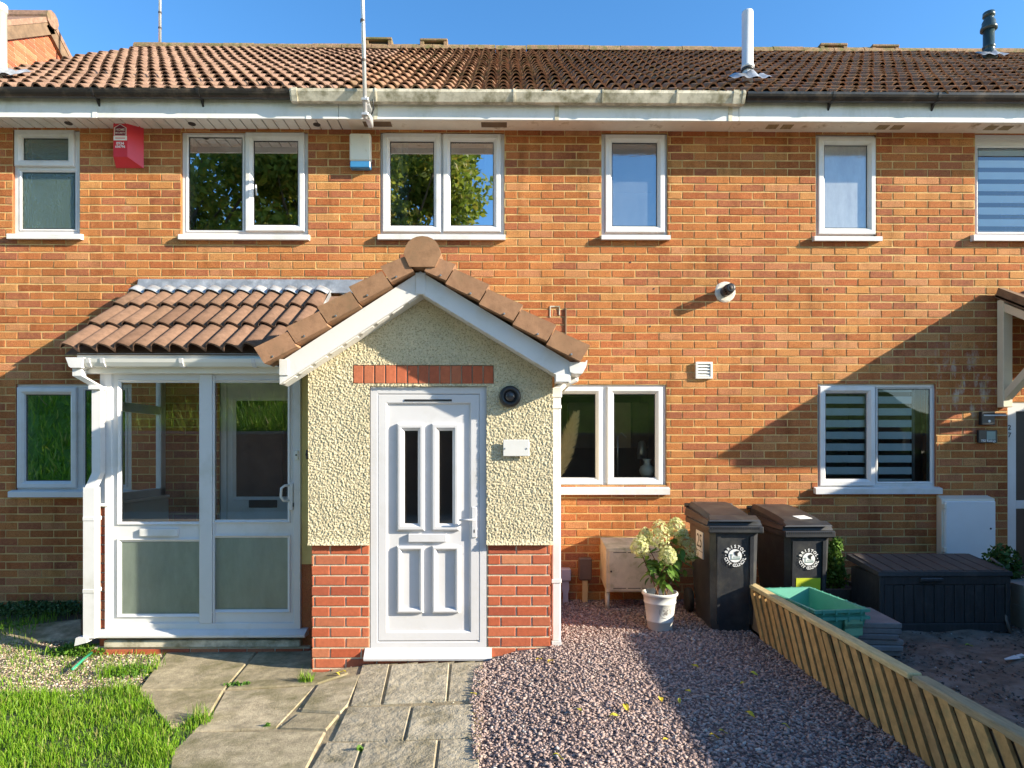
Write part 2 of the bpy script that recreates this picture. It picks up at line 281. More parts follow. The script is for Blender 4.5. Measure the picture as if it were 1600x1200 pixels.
# ------------------------------------------------------------------ mesh helpers
class MB:
    def __init__(s): s.v = []; s.f = []
    def add(s, vs_, fs):
        o = len(s.v); s.v += [tuple(p) for p in vs_]; s.f += [tuple(i+o for i in f) for f in fs]; return s
    def box(s, x0, x1, y0, y1, z0, z1, b=0, mtx=None):
        if b <= 0:
            p = [(x, y, z) for x in (x0, x1) for y in (y0, y1) for z in (z0, z1)]
            f = [(0, 1, 3, 2), (4, 6, 7, 5), (0, 4, 5, 1), (2, 3, 7, 6), (0, 2, 6, 4), (1, 5, 7, 3)]
        else:
            b = min(b, (x1-x0)*.45, (y1-y0)*.45, (z1-z0)*.45)
            X = (x0, x1); Y = (y0, y1); Z = (z0, z1); p = []; idx = {}
            for i in (0, 1):
                for j in (0, 1):
                    for k in (0, 1):
                        sx, sy, sz = (1-2*i)*b, (1-2*j)*b, (1-2*k)*b
                        for a, d in (('x', (0, sy, sz)), ('y', (sx, 0, sz)), ('z', (sx, sy, 0))):
                            idx[(i, j, k, a)] = len(p); p.append((X[i]+d[0], Y[j]+d[1], Z[k]+d[2]))
            I = lambda i, j, k, a: idx[(i, j, k, a)]
            f = []
            for i in (0, 1): f.append([I(i, 0, 0, 'x'), I(i, 1, 0, 'x'), I(i, 1, 1, 'x'), I(i, 0, 1, 'x')])
            for j in (0, 1): f.append([I(0, j, 0, 'y'), I(1, j, 0, 'y'), I(1, j, 1, 'y'), I(0, j, 1, 'y')])
            for k in (0, 1): f.append([I(0, 0, k, 'z'), I(1, 0, k, 'z'), I(1, 1, k, 'z'), I(0, 1, k, 'z')])
            for i in (0, 1):
                for j in (0, 1): f.append([I(i, j, 0, 'x'), I(i, j, 1, 'x'), I(i, j, 1, 'y'), I(i, j, 0, 'y')])
                for k in (0, 1): f.append([I(i, 0, k, 'x'), I(i, 1, k, 'x'), I(i, 1, k, 'z'), I(i, 0, k, 'z')])
            for j in (0, 1):
                for k in (0, 1): f.append([I(0, j, k, 'y'), I(1, j, k, 'y'), I(1, j, k, 'z'), I(0, j, k, 'z')])
            for i in (0, 1):
                for j in (0, 1):
                    for k in (0, 1): f.append([I(i, j, k, 'x'), I(i, j, k, 'y'), I(i, j, k, 'z')])
        if mtx is not None: p = [mtx @ Vector(q) for q in p]
        return s.add(p, f)
    def prism(s, poly, a, b, axis='y', mtx=None):
        n = len(poly)
        mk_ = {'y': lambda p, t: (p[0], t, p[1]), 'x': lambda p, t: (t, p[0], p[1]), 'z': lambda p, t: (p[0], p[1], t)}[axis]
        p = [mk_(q, a) for q in poly]+[mk_(q, b) for q in poly]
        f = [tuple(range(n)), tuple(range(2*n-1, n-1, -1))]+[(i, (i+1) % n, n+(i+1) % n, n+i) for i in range(n)]
        if mtx is not None: p = [mtx @ Vector(q) for q in p]
        return s.add(p, f)
    def hexa(s, c8):
        return s.add(c8, [(0, 1, 2, 3), (7, 6, 5, 4), (0, 4, 5, 1), (1, 5, 6, 2), (2, 6, 7, 3), (3, 7, 4, 0)])
    def tube(s, pts, r, n=8, caps=True):
        pts = [Vector(p) for p in pts]; rs = r if isinstance(r, (list, tuple)) else [r]*len(pts)
        ring = []; up = None
        for i, p in enumerate(pts):
            d = (pts[min(i+1, len(pts)-1)]-pts[max(i-1, 0)]).normalized()
            if up is None: up = Vector((0, 0, 1)) if abs(d.z) < .9 else Vector((1, 0, 0))
            a = d.cross(up).normalized(); b = a.cross(d).normalized(); up = b
            ring.append([p+(a*math.cos(2*math.pi*k/n)+b*math.sin(2*math.pi*k/n))*rs[i] for k in range(n)])
        vs_ = [q for rg in ring for q in rg]
        f = [(i*n+k, i*n+(k+1) % n, (i+1)*n+(k+1) % n, (i+1)*n+k) for i in range(len(pts)-1) for k in range(n)]
        if caps: f += [tuple(range(n-1, -1, -1)), tuple((len(pts)-1)*n+k for k in range(n))]
        return s.add(vs_, f)
    def lathe(s, prof, c, n=24, axis='z'):
        c = Vector(c); vs_ = []
        for r, h in prof:
            for k in range(n):
                a = 2*math.pi*k/n
                d = (r*math.cos(a), r*math.sin(a), h) if axis == 'z' else ((r*math.cos(a), h, r*math.sin(a)) if axis == 'y' else (h, r*math.cos(a), r*math.sin(a)))
                vs_.append(c+Vector(d))
        m_ = len(prof)
        f = [(i*n+k, i*n+(k+1) % n, (i+1)*n+(k+1) % n, (i+1)*n+k) for i in range(m_-1) for k in range(n)]
        if prof[0][0] > 1e-4: f.append(tuple(range(n-1, -1, -1)))
        if prof[-1][0] > 1e-4: f.append(tuple((m_-1)*n+k for k in range(n)))
        return s.add(vs_, f)
    def ring(s, x0, x1, z0, z1, prof):
        """rectangular frame: profile of (inset, y) swept round the rectangle with mitred corners"""
        vs_ = []
        for i, y in prof: vs_ += [(x0+i, y, z0+i), (x1-i, y, z0+i), (x1-i, y, z1-i), (x0+i, y, z1-i)]
        m_ = len(prof)
        return s.add(vs_, [(a*4+k, a*4+(k+1) % 4, (a+1)*4+(k+1) % 4, (a+1)*4+k) for a in range(m_-1) for k in range(4)])
    def build(s, name, mat, parent=None, smooth=False, kind=None):
        me = bpy.data.meshes.new(name); me.from_pydata(s.v, [], s.f); me.update()
        return link(name, me, mat, parent, smooth, kind)
def link(name, me, mat, parent=None, smooth=False, kind=None, loc=None):
    if mat is not None and not me.materials: me.materials.append(M[mat] if isinstance(mat, str) else mat)
    if smooth and len(me.polygons): me.polygons.foreach_set('use_smooth', [True]*len(me.polygons))
    o = bpy.data.objects.new(name, me); COL.objects.link(o)
    if parent is not None:
        o.parent = parent
        b = BASE.get(parent.name)
        if b is not None: o.matrix_parent_inverse = Matrix.Translation(-b)
    if kind: o['kind'] = kind
    return o
BASE = {}
def thing(name, label, cat, base=(0, 0, 0), group=None):
    o = bpy.data.objects.new(name, None); COL.objects.link(o); o.location = base; o.empty_display_size = .1
    BASE[o.name] = Vector(base); o['label'] = label; o['category'] = cat
    if group: o['group'] = group
    return o
def tag(o, label, cat, group=None):
    o['label'] = label; o['category'] = cat
    if group: o['group'] = group
    return o
def np_mesh(name, V, F, mat, parent=None, smooth=False, kind=None):
    """V (n,3), F (m,k) int arrays"""
    me = bpy.data.meshes.new(name); V = np.ascontiguousarray(V, dtype=np.float32); F = np.ascontiguousarray(F, dtype=np.int32)
    k = F.shape[1]; me.vertices.add(len(V)); me.vertices.foreach_set('co', V.ravel())
    me.loops.add(F.size); me.loops.foreach_set('vertex_index', F.ravel())
    me.polygons.add(len(F)); me.polygons.foreach_set('loop_start', np.arange(0, F.size, k, dtype=np.int32))
    me.update(calc_edges=True); me.validate()
    return link(name, me, mat, parent, smooth, kind)
def text_mb(mb, txt, size, mtx, bold=0.0, depth=.0008):
    cu = bpy.data.curves.new('t', 'FONT'); cu.body = txt; cu.size = size; cu.extrude = depth; cu.offset = bold*size; cu.align_x = 'CENTER'; cu.align_y = 'CENTER'; cu.resolution_u = 2
    ob = bpy.data.objects.new('t', cu); me = bpy.data.meshes.new_from_object(ob)
    mb.add([mtx @ v.co for v in me.vertices], [tuple(p.vertices) for p in me.polygons])
    bpy.data.objects.remove(ob); bpy.data.meshes.remove(me); bpy.data.curves.remove(cu)
def facing(loc, ax, ay):
    ax = Vector(ax).normalized(); ay = Vector(ay).normalized(); az = ax.cross(ay)
    m = Matrix((ax, ay, az)).transposed().to_4x4(); m.translation = Vector(loc); return m

# ------------------------------------------------------------------ bricks
def brick_geo(x0, x1, z0, z1, yf, yb, j=.0015, r=None):
    r = r or rng; J = lambda: r.uniform(-j, j)
    b = .003
    o = [(x0+J(), yb, z0+J()), (x1+J(), yb, z0+J()), (x1+J(), yb, z1+J()), (x0+J(), yb, z1+J())]
    m_ = [(p[0], yf+b, p[2]) for p in o]
    sgn = [(1, 1), (-1, 1), (-1, -1), (1, -1)]
    fr = [(p[0]+sx*b*r.uniform(.6, 1.6), yf+J()*.8, p[2]+sz*b*r.uniform(.6, 1.4)) for p, (sx, sz) in zip(o, sgn)]
    vs_ = o+m_+fr
    f = []
    for a in (0, 4):
        for k in range(4): f.append((a+k, a+(k+1) % 4, a+4+(k+1) % 4, a+4+k))
    f.append((8, 9, 10, 11))
    return vs_, f
def lay(x0, x1, z0, z1, openings, course=.075, ln=.225, hgt=.064, off=0.0, gap=.0095, clip=None):
    out = []
    k0 = math.floor(z0/course+1e-6)
    k = k0
    while k*course < z1:
        ba, bb = k*course+.0055, k*course+.0055+hgt
        ba, bb = max(ba, z0), min(bb, z1)
        if bb-ba > .012:
            x = math.floor((x0-off)/ln-1)*ln+off+(ln/2 if k % 2 else 0)
            while x < x1:
                a, b = max(x+gap/2, x0), min(x+ln-gap/2, x1)
                if b-a > .012:
                    segs = [(a, b, ba, bb)]
                    for (ox0, ox1, oz0, oz1) in openings:
                        ns = []
                        for (p, q, zz0, zz1) in segs:
                            if q <= ox0 or p >= ox1 or zz1 <= oz0 or zz0 >= oz1: ns.append((p, q, zz0, zz1)); continue
                            if p < ox0-.012: ns.append((p, ox0-.004, zz0, zz1))
                            if q > ox1+.012: ns.append((ox1+.004, q, zz0, zz1))
                            pp, qq = max(p, ox0), min(q, ox1)
                            if zz0 < oz0-.014: ns.append((pp, qq, zz0, oz0-.004))
                            if zz1 > oz1+.014: ns.append((pp, qq, oz1+.004, zz1))
                        segs = ns
                    out += segs
                x += ln
        k += 1
    return out
def sheet_with_holes(x0, x1, z0, z1, holes, y):
    xs = sorted({x0, x1}|{min(max(h[i], x0), x1) for h in holes for i in (0, 1)}); zs = sorted({z0, z1}|{min(max(h[i], z0), z1) for h in holes for i in (2, 3)})
    mb = MB()
    for a, b in zip(xs, xs[1:]):
        for c, d in zip(zs, zs[1:]):
            cx, cz = (a+b)/2, (c+d)/2
            if any(h[0] < cx < h[1] and h[2] < cz < h[3] for h in holes): continue
            mb.add([(a, y, c), (b, y, c), (b, y, d), (a, y, d)], [(0, 1, 2, 3)])
    return mb
FULL = []
for i in range(8):
    v_, f_ = brick_geo(-.10775, .10775, -.032, .032, 0, .012, r=random.Random(100+i))
    me = bpy.data.meshes.new('brick'); me.from_pydata(v_, [], f_); me.materials.append(M['brick']); FULL.append(me)
OCC = [(425, 360, 905, 1060), (100, 435, 580, 1030), (985, 800, 1320, 1000), (1320, 860, 1600, 1000), (935, 835, 1040, 940), (1460, 770, 1600, 1000), (1555, 450, 1600, 900), (175, 195, 227, 265), (545, 205, 580, 263), (1110, 435, 1150, 475), (1084, 565, 1113, 593)]
def proj(p):
    c, s = math.cos(YAW), math.sin(YAW); dx, dy, dz = p[0], p[1]+DCAM, p[2]-ZC
    dep = -s*dx+c*dy; return U0+FPX*(c*dx+s*dy)/dep, HZ-FPX*dz/dep

# ------------------------------------------------------------------ ground
def setting(o): o['kind'] = 'structure'; return o
xs = np.concatenate([[-300, -120, -50, -20, -12, -8], np.arange(-6.6, 6.7, .1), [8, 12, 20, 50, 120, 300]])
ys = np.concatenate([[-300, -120, -50, -25, -14, -10, -8], np.arange(-6.5, .3, .1), [2, 5, 12, 30, 100, 300]])
GX, GY = np.meshgrid(xs, ys); GZ = g(GX, GY)-.03
nx = len(xs); V = np.stack([GX.ravel(), GY.ravel(), GZ.ravel()], 1)
ii, jj = np.meshgrid(np.arange(len(ys)-1), np.arange(nx-1), indexing='ij')
F = np.stack([ii*nx+jj, ii*nx+jj+1, (ii+1)*nx+jj+1, (ii+1)*nx+jj], -1).reshape(-1, 4)
setting(np_mesh('ground', V, F, 'ground', smooth=True))
def patch(name, poly, mat, lift, n=34, amp=0.0, fr=3.0):
    """a sheet following the ground inside a polygon in plan"""
    P = np.array(poly); x0, y0 = P.min(0); x1, y1 = P.max(0)
    gx, gy = np.meshgrid(np.linspace(x0, x1, n), np.linspace(y0, y1, n))
    z = g(gx, gy)+lift
    if amp: z = z+amp*(np.sin(gx*fr*2.1+1.3*np.sin(gy*fr))+np.sin(gy*fr*1.7+gx*fr*.6))*.5
    ins = inside(P, (gx[:-1, :-1]+gx[1:, 1:]).ravel()/2, (gy[:-1, :-1]+gy[1:, 1:]).ravel()/2)
    a, b = np.meshgrid(np.arange(n-1), np.arange(n-1), indexing='ij')
    F = np.stack([a*n+b, a*n+b+1, (a+1)*n+b+1, (a+1)*n+b], -1).reshape(-1, 4)[ins]
    return np_mesh(name, np.stack([gx.ravel(), gy.ravel(), z.ravel()], 1), F, mat, smooth=True)
def inside(P, X, Y):
    c = np.zeros(len(X), bool); n = len(P)
    for i in range(n):
        xa, ya = P[i]; xb, yb = P[(i+1) % n]
        cond = ((ya > Y) != (yb > Y)) & (X < (xb-xa)*(Y-ya)/((yb-ya) if yb != ya else 1e-9)+xa)
        c ^= cond
    return c
G2 = lambda u, v: tuple(ground_at(u, v)[:2])
gravel_poly = [(.30, -.02), (1.98, -.02), (1.93, -1.3), (1.96, -3.4), (2.0, -4.6), G2(752, 1195)[:1]+(-4.6,), G2(746, 1195), G2(738, 1120), G2(750, 1040), (.02, -1.46), (.32, -1.44)]
setting(patch('gravel_bed', gravel_poly, 'gravelbed', .004, 60))
dirt_poly = [(2.0, -.02), (6.6, -.02), (6.6, -5), (2.05, -5), (1.98, -1.3)]
setting(patch('garden_soil', dirt_poly, 'dirt', .004, 130, .022, 6))
setting(patch('lane', [(-40, -4.75), (40, -4.75), (40, -12), (-40, -12)], pm('pale_bounce_lane', (.46, .42, .34), .9, .15, 2, .3, 60, dirt=(.34, .31, .25), dscale=1.2), .02, 80))  # unseen pale ground added to bounce fill light onto the walls

# paving: every slab its own piece
setting(patch('path_bed', [G2(262, 1019), G2(487, 1010), G2(488, 1056), G2(565, 1040), G2(752, 1036), G2(746, 1390), G2(190, 1370), G2(266, 1180), G2(330, 1120), G2(268, 1140), G2(214, 1084)], pm('sandy_joint', (.30, .24, .145), .95, .35, 14, .6, 90, dirt=(.12, .12, .045), dscale=7, dlo=.52, dhi=.7), .011, 90))
path = setting(MB().box(-1.0, -.4, -2.2, -1.5, -.30, -.22).build('path', 'ground'))
def slab(pts, mat, lift=.018, name='slab', parent=None):
    tp = [Vector(G2(*p)).to_3d() for p in pts] if not isinstance(pts[0], Vector) else [p.copy() for p in pts]
    c = sum(tp, Vector())/len(tp); out = []
    n = len(tp)
    dz = rng.uniform(-.004, .004)
    for p in tp: p.z = gz(p.x, p.y)+lift+dz+rng.uniform(-.002, .002)
    ins = [p+(c-p).normalized()*.012-Vector((0, 0, .0)) for p in tp]
    low = [p-Vector((0, 0, .006)) for p in tp]; bot = [p-Vector((0, 0, .045)) for p in tp]
    mb = MB(); mb.add(ins+low+bot, [tuple(range(n))]+[(i, (i+1) % n, n+(i+1) % n, n+i) for i in range(n)]+[(n+i, n+(i+1) % n, 2*n+(i+1) % n, 2*n+i) for i in range(n)])
    return mb.build(name, mat, parent)
for pts in [[(567, 1041), (608, 1042), (594, 1105), (548, 1107)], [(612, 1042), (702, 1040), (697, 1100), (599, 1104)], [(706, 1040), (752, 1038), (750, 1097), (700, 1099)],
            [(544, 1110), (643, 1109), (630, 1163), (519, 1162)], [(646, 1109), (738, 1107), (744, 1158), (634, 1162)],
            [(511, 1165), (566, 1166), (535, 1260), (455, 1260)], [(570, 1166), (684, 1162), (672, 1260), (540, 1260)], [(688, 1161), (748, 1158), (748, 1260), (676, 1260)],
            [(453, 1264), (560, 1264), (535, 1390), (380, 1390)], [(564, 1264), (690, 1264), (680, 1390), (540, 1390)], [(694, 1264), (775, 1264), (775, 1390), (685, 1390)]]:
    slab(pts, 'slab', .021, parent=path)
for pts in [[(262, 1021), (408, 1013), (350, 1082), (216, 1083)], [(216, 1085), (349, 1084), (328, 1122), (266, 1142)], [(411, 1013), (487, 1012), (488, 1056), (545, 1056), (497, 1072), (354, 1081)],
            [(498, 1074), (563, 1058), (544, 1106), (532, 1119), (470, 1116)], [(352, 1084), (494, 1075), (432, 1142), (302, 1146), (330, 1123)], [(468, 1119), (530, 1122), (510, 1146), (436, 1143)],
            [(301, 1149), (509, 1149), (470, 1225), (262, 1225), (268, 1180)], [(255, 1228), (468, 1228), (390, 1370), (190, 1370)], [(0, 985), (128, 972), (128, 1000), (60, 1004), (0, 1006)]]:
    slab(pts, 'slabold', .018, parent=path)

# ------------------------------------------------------------------ houses
XA, XB, XC, XD = -5.35, -1.51, 2.12, 6.1
Y_E, Z_E, Y_R, Z_R = -.39, az_(144, -.39), 3.21, az_(79, 3.21)
ANG = math.atan2(Z_R-Z_E, Y_R-Y_E); SL = math.hypot(Z_R-Z_E, Y_R-Y_E)
Z_S = az_(203, 0)            # soffit height
YF = -.30                    # fascia plane
def tile_prof(t, asym):
    if asym:
        if t < .20: return math.sin(t/.20*math.pi/2)**1.2
        return max(0.0, math.cos((t-.20)/.74*math.pi/2))**.8 if t < .94 else 0.0
    return max(0.0, 1-abs((t-.5)/.36)**2.0)**.75 if abs(t-.5) < .36 else 0.0
def tile_mesh(name, nroll, pitch, length, h, mat, lift=.030, seed=0, asym=False):
    r = random.Random(seed); prof = []
    per = 9
    for k in range(nroll*per+1):
        t = (k/per) % 1.0; x = k*pitch/per
        a = tile_prof(t, asym)
        prof.append((x, h*a, a))
    vs_, n = [], len(prof)
    for (x, z, a) in prof: vs_.append((x, 0+r.uniform(-.002, .002), z+lift))
    for (x, z, a) in prof: vs_.append((x, length*.5, z+lift*.5))
    for (x, z, a) in prof: vs_.append((x, length, z))
    for (x, z, a) in prof: vs_.append((x, 0.002, z+lift-(lift*.9-.55*lift*a)))
    f = [(i, i+1, n+i+1, n+i) for i in range(n-1)]+[(n+i, n+i+1, 2*n+i+1, 2*n+i) for i in range(n-1)]+[(3*n+i, 3*n+i+1, i+1, i) for i in range(n-1)]
    me = bpy.data.meshes.new(name); me.from_pydata(vs_, [], f); me.materials.append(M[mat])
    sm = [True]*(2*(n-1))+[False]*(n-1); me.polygons.foreach_set('use_smooth', sm); return me
def frame_mtx(org, axx, ayy):
    axx = Vector(axx).normalized(); ayy = Vector(ayy).normalized(); m = Matrix((axx, ayy, axx.cross(ayy))).transposed().to_4x4(); m.translation = Vector(org); return m
def place(name, me, mtx, parent):
    o = bpy.data.objects.new(name, me); COL.objects.link(o)
    o.parent = parent
    o.matrix_parent_inverse = Matrix.Identity(4)
    b = BASE.get(parent.name)
    if b is not None: o.matrix_parent_inverse = Matrix.Translation(-b)
    o.matrix_basis = mtx; return o

def opening(u0, u1, v0, v1, Y=0.0):
    um = (u0+u1)/2
    return (ax_(u0, Y), ax_(u1, Y), az_(v1, Y, um), az_(v0, Y, um))
WIN = {}
def window(house, op, cells, pane_mat='glass_tree', rec=.028, sill=None, room=None, name='window', frame_w=.045, vtop=0):
    """op = opening (x0,x1,z0,z1) ; cells = list of (u0,u1,v0,v1,type) of each light's GLASS in photo pixels"""
    x0, x1, z0, z1 = op
    w = MB().ring(x0, x1, z0, z1, [(0, rec+.055), (0, rec), (.03, rec), (.036, rec+.006), (.036, rec+.06)]).build(name, 'pvc', house)
    m_ = MB()
    for (u0, u1, v0, v1, typ) in cells:
        Yg = rec+.012
        a, b, c, d = opening(u0, u1, v0, v1, Yg)
        if typ == 'sash':
            e = .068
            s_ = MB().ring(a-e, b+e, c-e, d+e, [(0, rec+.03), (0, rec-.022), (.006, rec-.028), (.040, rec-.028), (.056, rec-.014), (.060, rec-.012), (.068, rec+.010), (.068, rec+.03)])
            s_.build('sash', 'pvc', w)
        else:
            e = .022
            MB().ring(a-e, b+e, c-e, d+e, [(0, rec+.03), (0, rec-.004), (.006, rec-.006), (.022, rec+.010), (.022, rec+.03)]).build('glazing_bead', 'pvc', w)
        MB().ring(a-.001, b+.001, c-.001, d+.001, [(0, rec+.006), (.006, rec+.006)]).build('gasket', 'black', w)
        MB().add([(a-.01, Yg, c-.01), (b+.01, Yg, c-.01), (b+.01, Yg, d+.01), (a-.01, Yg, d+.01)], [(0, 1, 2, 3)]).build('pane', pane_mat, w)
    # back boarding between the lights (mullions and transoms), with holes where the glass is
    holes = [opening(u0, u1, v0, v1, rec+.012) for (u0, u1, v0, v1, t) in cells]
    holes = [(a-.004, b+.004, c-.004, d+.004) for a, b, c, d in holes]
    sheet_with_holes(x0+.03, x1-.03, z0+.03, z1-.03, holes, rec+.004).build('mullion', 'pvc', w)
    MB().ring(x0, x1, z0, z1, [(-.002, .004), (-.002, .2), (.03, .2)]).build('reveal', 'brick', w)
    if sill:
        su0, su1, sv0, sv1 = sill
        Ys = -.05
        um = (su0+su1)/2; sx0, sx1 = ax_(su0, Ys), ax_(su1, Ys); sz0, sz1 = az_(sv1, Ys, um), az_(sv0, Ys, um)
        MB().prism([(rec+.01, sz1+.012), (rec+.01, sz0+.01), (Ys+.012, sz0), (Ys, sz0), (Ys, sz1-.006), (Ys+.004, sz1), (rec-.02, sz1+.012)], sx0, sx1, 'x').build('sill', 'pvc', w)
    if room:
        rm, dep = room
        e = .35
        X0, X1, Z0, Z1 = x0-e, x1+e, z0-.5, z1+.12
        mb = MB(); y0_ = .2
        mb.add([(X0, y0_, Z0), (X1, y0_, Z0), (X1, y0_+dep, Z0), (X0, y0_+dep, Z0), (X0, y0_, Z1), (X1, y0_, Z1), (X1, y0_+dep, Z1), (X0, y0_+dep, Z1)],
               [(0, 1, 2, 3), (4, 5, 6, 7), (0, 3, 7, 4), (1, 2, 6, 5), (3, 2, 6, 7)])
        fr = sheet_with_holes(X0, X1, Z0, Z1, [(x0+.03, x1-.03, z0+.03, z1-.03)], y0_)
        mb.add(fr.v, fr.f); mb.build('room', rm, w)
    return w
def curtain(win, x0, x1, z0, z1, y, mat='curtain', waves=7):
    n = waves*8; vs_, f = [], []
    for i in range(n+1):
        t = i/n; x = x0+(x1-x0)*t; yy = y+.022*math.sin(t*waves*2*math.pi)
        vs_ += [(x, yy, z0), (x+.01*math.sin(i), yy, z1)]
    f = [(2*i, 2*i+2, 2*i+3, 2*i+1) for i in range(n)]
    return MB().add(vs_, f).build('curtain', mat, win, True)

def ref(*a): return a
HOUSES = [
 dict(x=(XA, XB), label='left terraced house with pale tiles, red alarm box and black gutter', wins=[
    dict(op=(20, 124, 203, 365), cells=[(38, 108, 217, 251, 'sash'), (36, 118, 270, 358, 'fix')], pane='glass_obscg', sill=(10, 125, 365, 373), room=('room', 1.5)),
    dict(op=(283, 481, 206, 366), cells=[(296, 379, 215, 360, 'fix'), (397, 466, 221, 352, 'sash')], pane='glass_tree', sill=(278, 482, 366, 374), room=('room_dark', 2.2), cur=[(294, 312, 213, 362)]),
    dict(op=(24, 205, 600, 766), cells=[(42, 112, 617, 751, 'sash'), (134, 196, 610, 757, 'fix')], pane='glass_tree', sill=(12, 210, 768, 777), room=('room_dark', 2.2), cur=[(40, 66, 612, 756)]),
 ], tile='tile_a', gut='black'),
 dict(x=(XB, XC), label='middle terraced house with cream gutter and white alarm box', wins=[
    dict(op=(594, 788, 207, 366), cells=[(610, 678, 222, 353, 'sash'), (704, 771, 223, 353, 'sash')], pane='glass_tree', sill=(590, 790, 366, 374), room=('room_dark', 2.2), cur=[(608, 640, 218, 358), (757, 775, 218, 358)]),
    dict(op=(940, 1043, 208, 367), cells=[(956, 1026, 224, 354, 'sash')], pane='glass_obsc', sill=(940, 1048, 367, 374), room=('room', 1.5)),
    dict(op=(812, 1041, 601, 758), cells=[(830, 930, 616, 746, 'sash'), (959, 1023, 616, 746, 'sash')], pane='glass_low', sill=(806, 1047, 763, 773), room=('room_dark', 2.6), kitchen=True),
 ], tile='tile_b', gut='cream'),
 dict(x=(XC, XD), label='right terraced house with mossy brown tiles and striped blinds', wins=[
    dict(op=(1275, 1369, 210, 369), cells=[(1287, 1354, 228, 357, 'sash')], pane='glass_pale', sill=(1273, 1379, 369, 376), room=('room', 1.5)),
    dict(op=(1524, 1730, 209, 367), cells=[(1527, 1622, 232, 363, 'fix'), (1636, 1718, 232, 355, 'sash')], pane='glass_porch', sill=(1522, 1735, 367, 376), room=('room', 1.5), zebra='blindlight'),
    dict(op=(1278, 1463, 600, 762), cells=[(1289, 1353, 615, 748, 'sash'), (1371, 1452, 608, 752, 'fix')], pane='glass_low', sill=(1275, 1473, 763, 772), room=('room', 2.0), zebra='blind'),
 ], tile='tile_c', gut='black'),
 dict(x=(XD, 9.0), label='next terraced house beyond the right edge, only its mossy roof in view', wins=[], tile='tile_c', gut='black'),
]
GROUP_H = 'houses of the brick terrace'
tile_var = {}
for hi, H in enumerate(HOUSES):
    x0, x1 = H['x']
    house = thing('terraced_house', H['label'], 'house', ((x0+x1)/2, 0, 0), GROUP_H)
    H['obj'] = house
    ops = [opening(*w['op']) for w in H['wins']]
    if hi == 0: ops.append(opening(343, 458, 590, 960)); H['door_op'] = ops[-1]
    if hi == 2: ops.append((ax_(1575, 0), ax_(1575, 0)+.98, .0, az_(628, 0))); H['door_op'] = ops[-1]
    z0 = -.3
    wall = sheet_with_holes(x0, x1, z0, Z_S+.02, ops, .0042).build('wall', 'mortar', house)
    segs = [q for q in lay(x0-.45, x1+.45, -.225, Z_S+.005, ops) if x0 <= math.floor((q[0]-(.1125 if math.floor(q[2]/.075+1e-6) % 2 else 0)+.004)/.225)*.225+(.1125 if math.floor(q[2]/.075+1e-6) % 2 else 0)+.1125 < x1]
    full = []
    for q in segs:
        if abs(q[1]-q[0]-.2155) < .001 and abs(q[3]-q[2]-.064) < .001 and q[2] > .1:
            u, v = proj(((q[0]+q[1])/2, 0, (q[2]+q[3])/2))
            if 12 < u < 1588 and v > 200 and not any(a-14 < u < c+14 and b-4 < v < d+4 for a, b, c, d in OCC):
                full.append(((u-800)**2*.5+(v-600)**2*.6, q))
    full.sort(key=lambda t: t[0]); chosen = {id(q): q for _, q in full[:298]}
    for q in chosen.values():
        mtx = Matrix.Translation(((q[0]+q[1])/2, rng.uniform(-.0015, .0015), (q[2]+q[3])/2)) @ Matrix.Rotation(R(rng.uniform(-.25, .25)), 4, 'Y') @ Matrix.Rotation(R(rng.uniform(-.35, .35)), 4, 'X')
        place('brick', rng.choice(FULL), mtx, wall)
    rest = MB()
    for q in segs:
        if id(q) in chosen: continue
        v_, f_ = brick_geo(q[0], q[1], q[2], q[3], rng.uniform(-.0015, .0015), .012); rest.add(v_, f_)
    rest.build('brickwork', 'brick', wall, kind='stuff')
    for w, op in zip(H['wins'], ops):
        wo = window(house, op, w['cells'], w['pane'], sill=w['sill'], room=w['room']); w['obj'] = wo
        for (u0, u1, v0, v1) in w.get('cur', []):
            a, b, c, d = opening(u0, u1, v0, v1, .14); curtain(wo, a, b, c-.1, d+.05, .085)
        if 'zebra' in w:
            a, b, c, d = op; n = 0; zz = d
            bx1 = b-.02 if w['zebra'] == 'blindlight' else ax_(1424, .07)
            while zz > c-.02:
                MB().box(a+.03, bx1, .066, .070, zz-.070, zz).build('blind_slat', w['zebra'], wo); zz -= .114; n += 1
            if w['zebra'] == 'blind':
                MB().box(bx1+.004, bx1+.03, .065, .095, c, d).build('blind_edge', 'black', wo)
    if hi == 0:
        wo = H['wins'][1]['obj']; p = at(399, 295, .03); MB().tube([p+Vector((0, .02, .05)), p+Vector((0, .01, .03)), p+Vector((.008, .01, -.06))], .008, 6).build('casement_handle', 'pvc', wo, True)
    # eaves
    gx0, gx1 = x0, x1
    MB().box(x0+.002, x1-.002, YF, YF+.02, Z_S-.06, Z_E-.006, .002).build('fascia', 'fascia', house)
    H['soffit'] = None
    # roof tiles
    roof = MB().add([(x0, Y_E+.03, Z_E-.01), (x1, Y_E+.03, Z_E-.01), (x1, Y_R, Z_R-.03), (x0, Y_R, Z_R-.03), (x0, 2*Y_R-Y_E, Z_E), (x1, 2*Y_R-Y_E, Z_E)], [(0, 1, 2, 3), (3, 2, 5, 4)]).build('roof', H['tile'], house)
    pitch = (x1-x0)/2/round((x1-x0)/2/.131); cols = round((x1-x0)/2/pitch); rows = 16; gauge = SL/rows
    tms = [tile_mesh('tile', 2, pitch, gauge+.035, .038, H['tile'], lift=.036, seed=i) for i in range(3)]
    base = frame_mtx((x0, Y_E, Z_E-.02), (1, 0, 0), (0, math.cos(ANG), math.sin(ANG)))
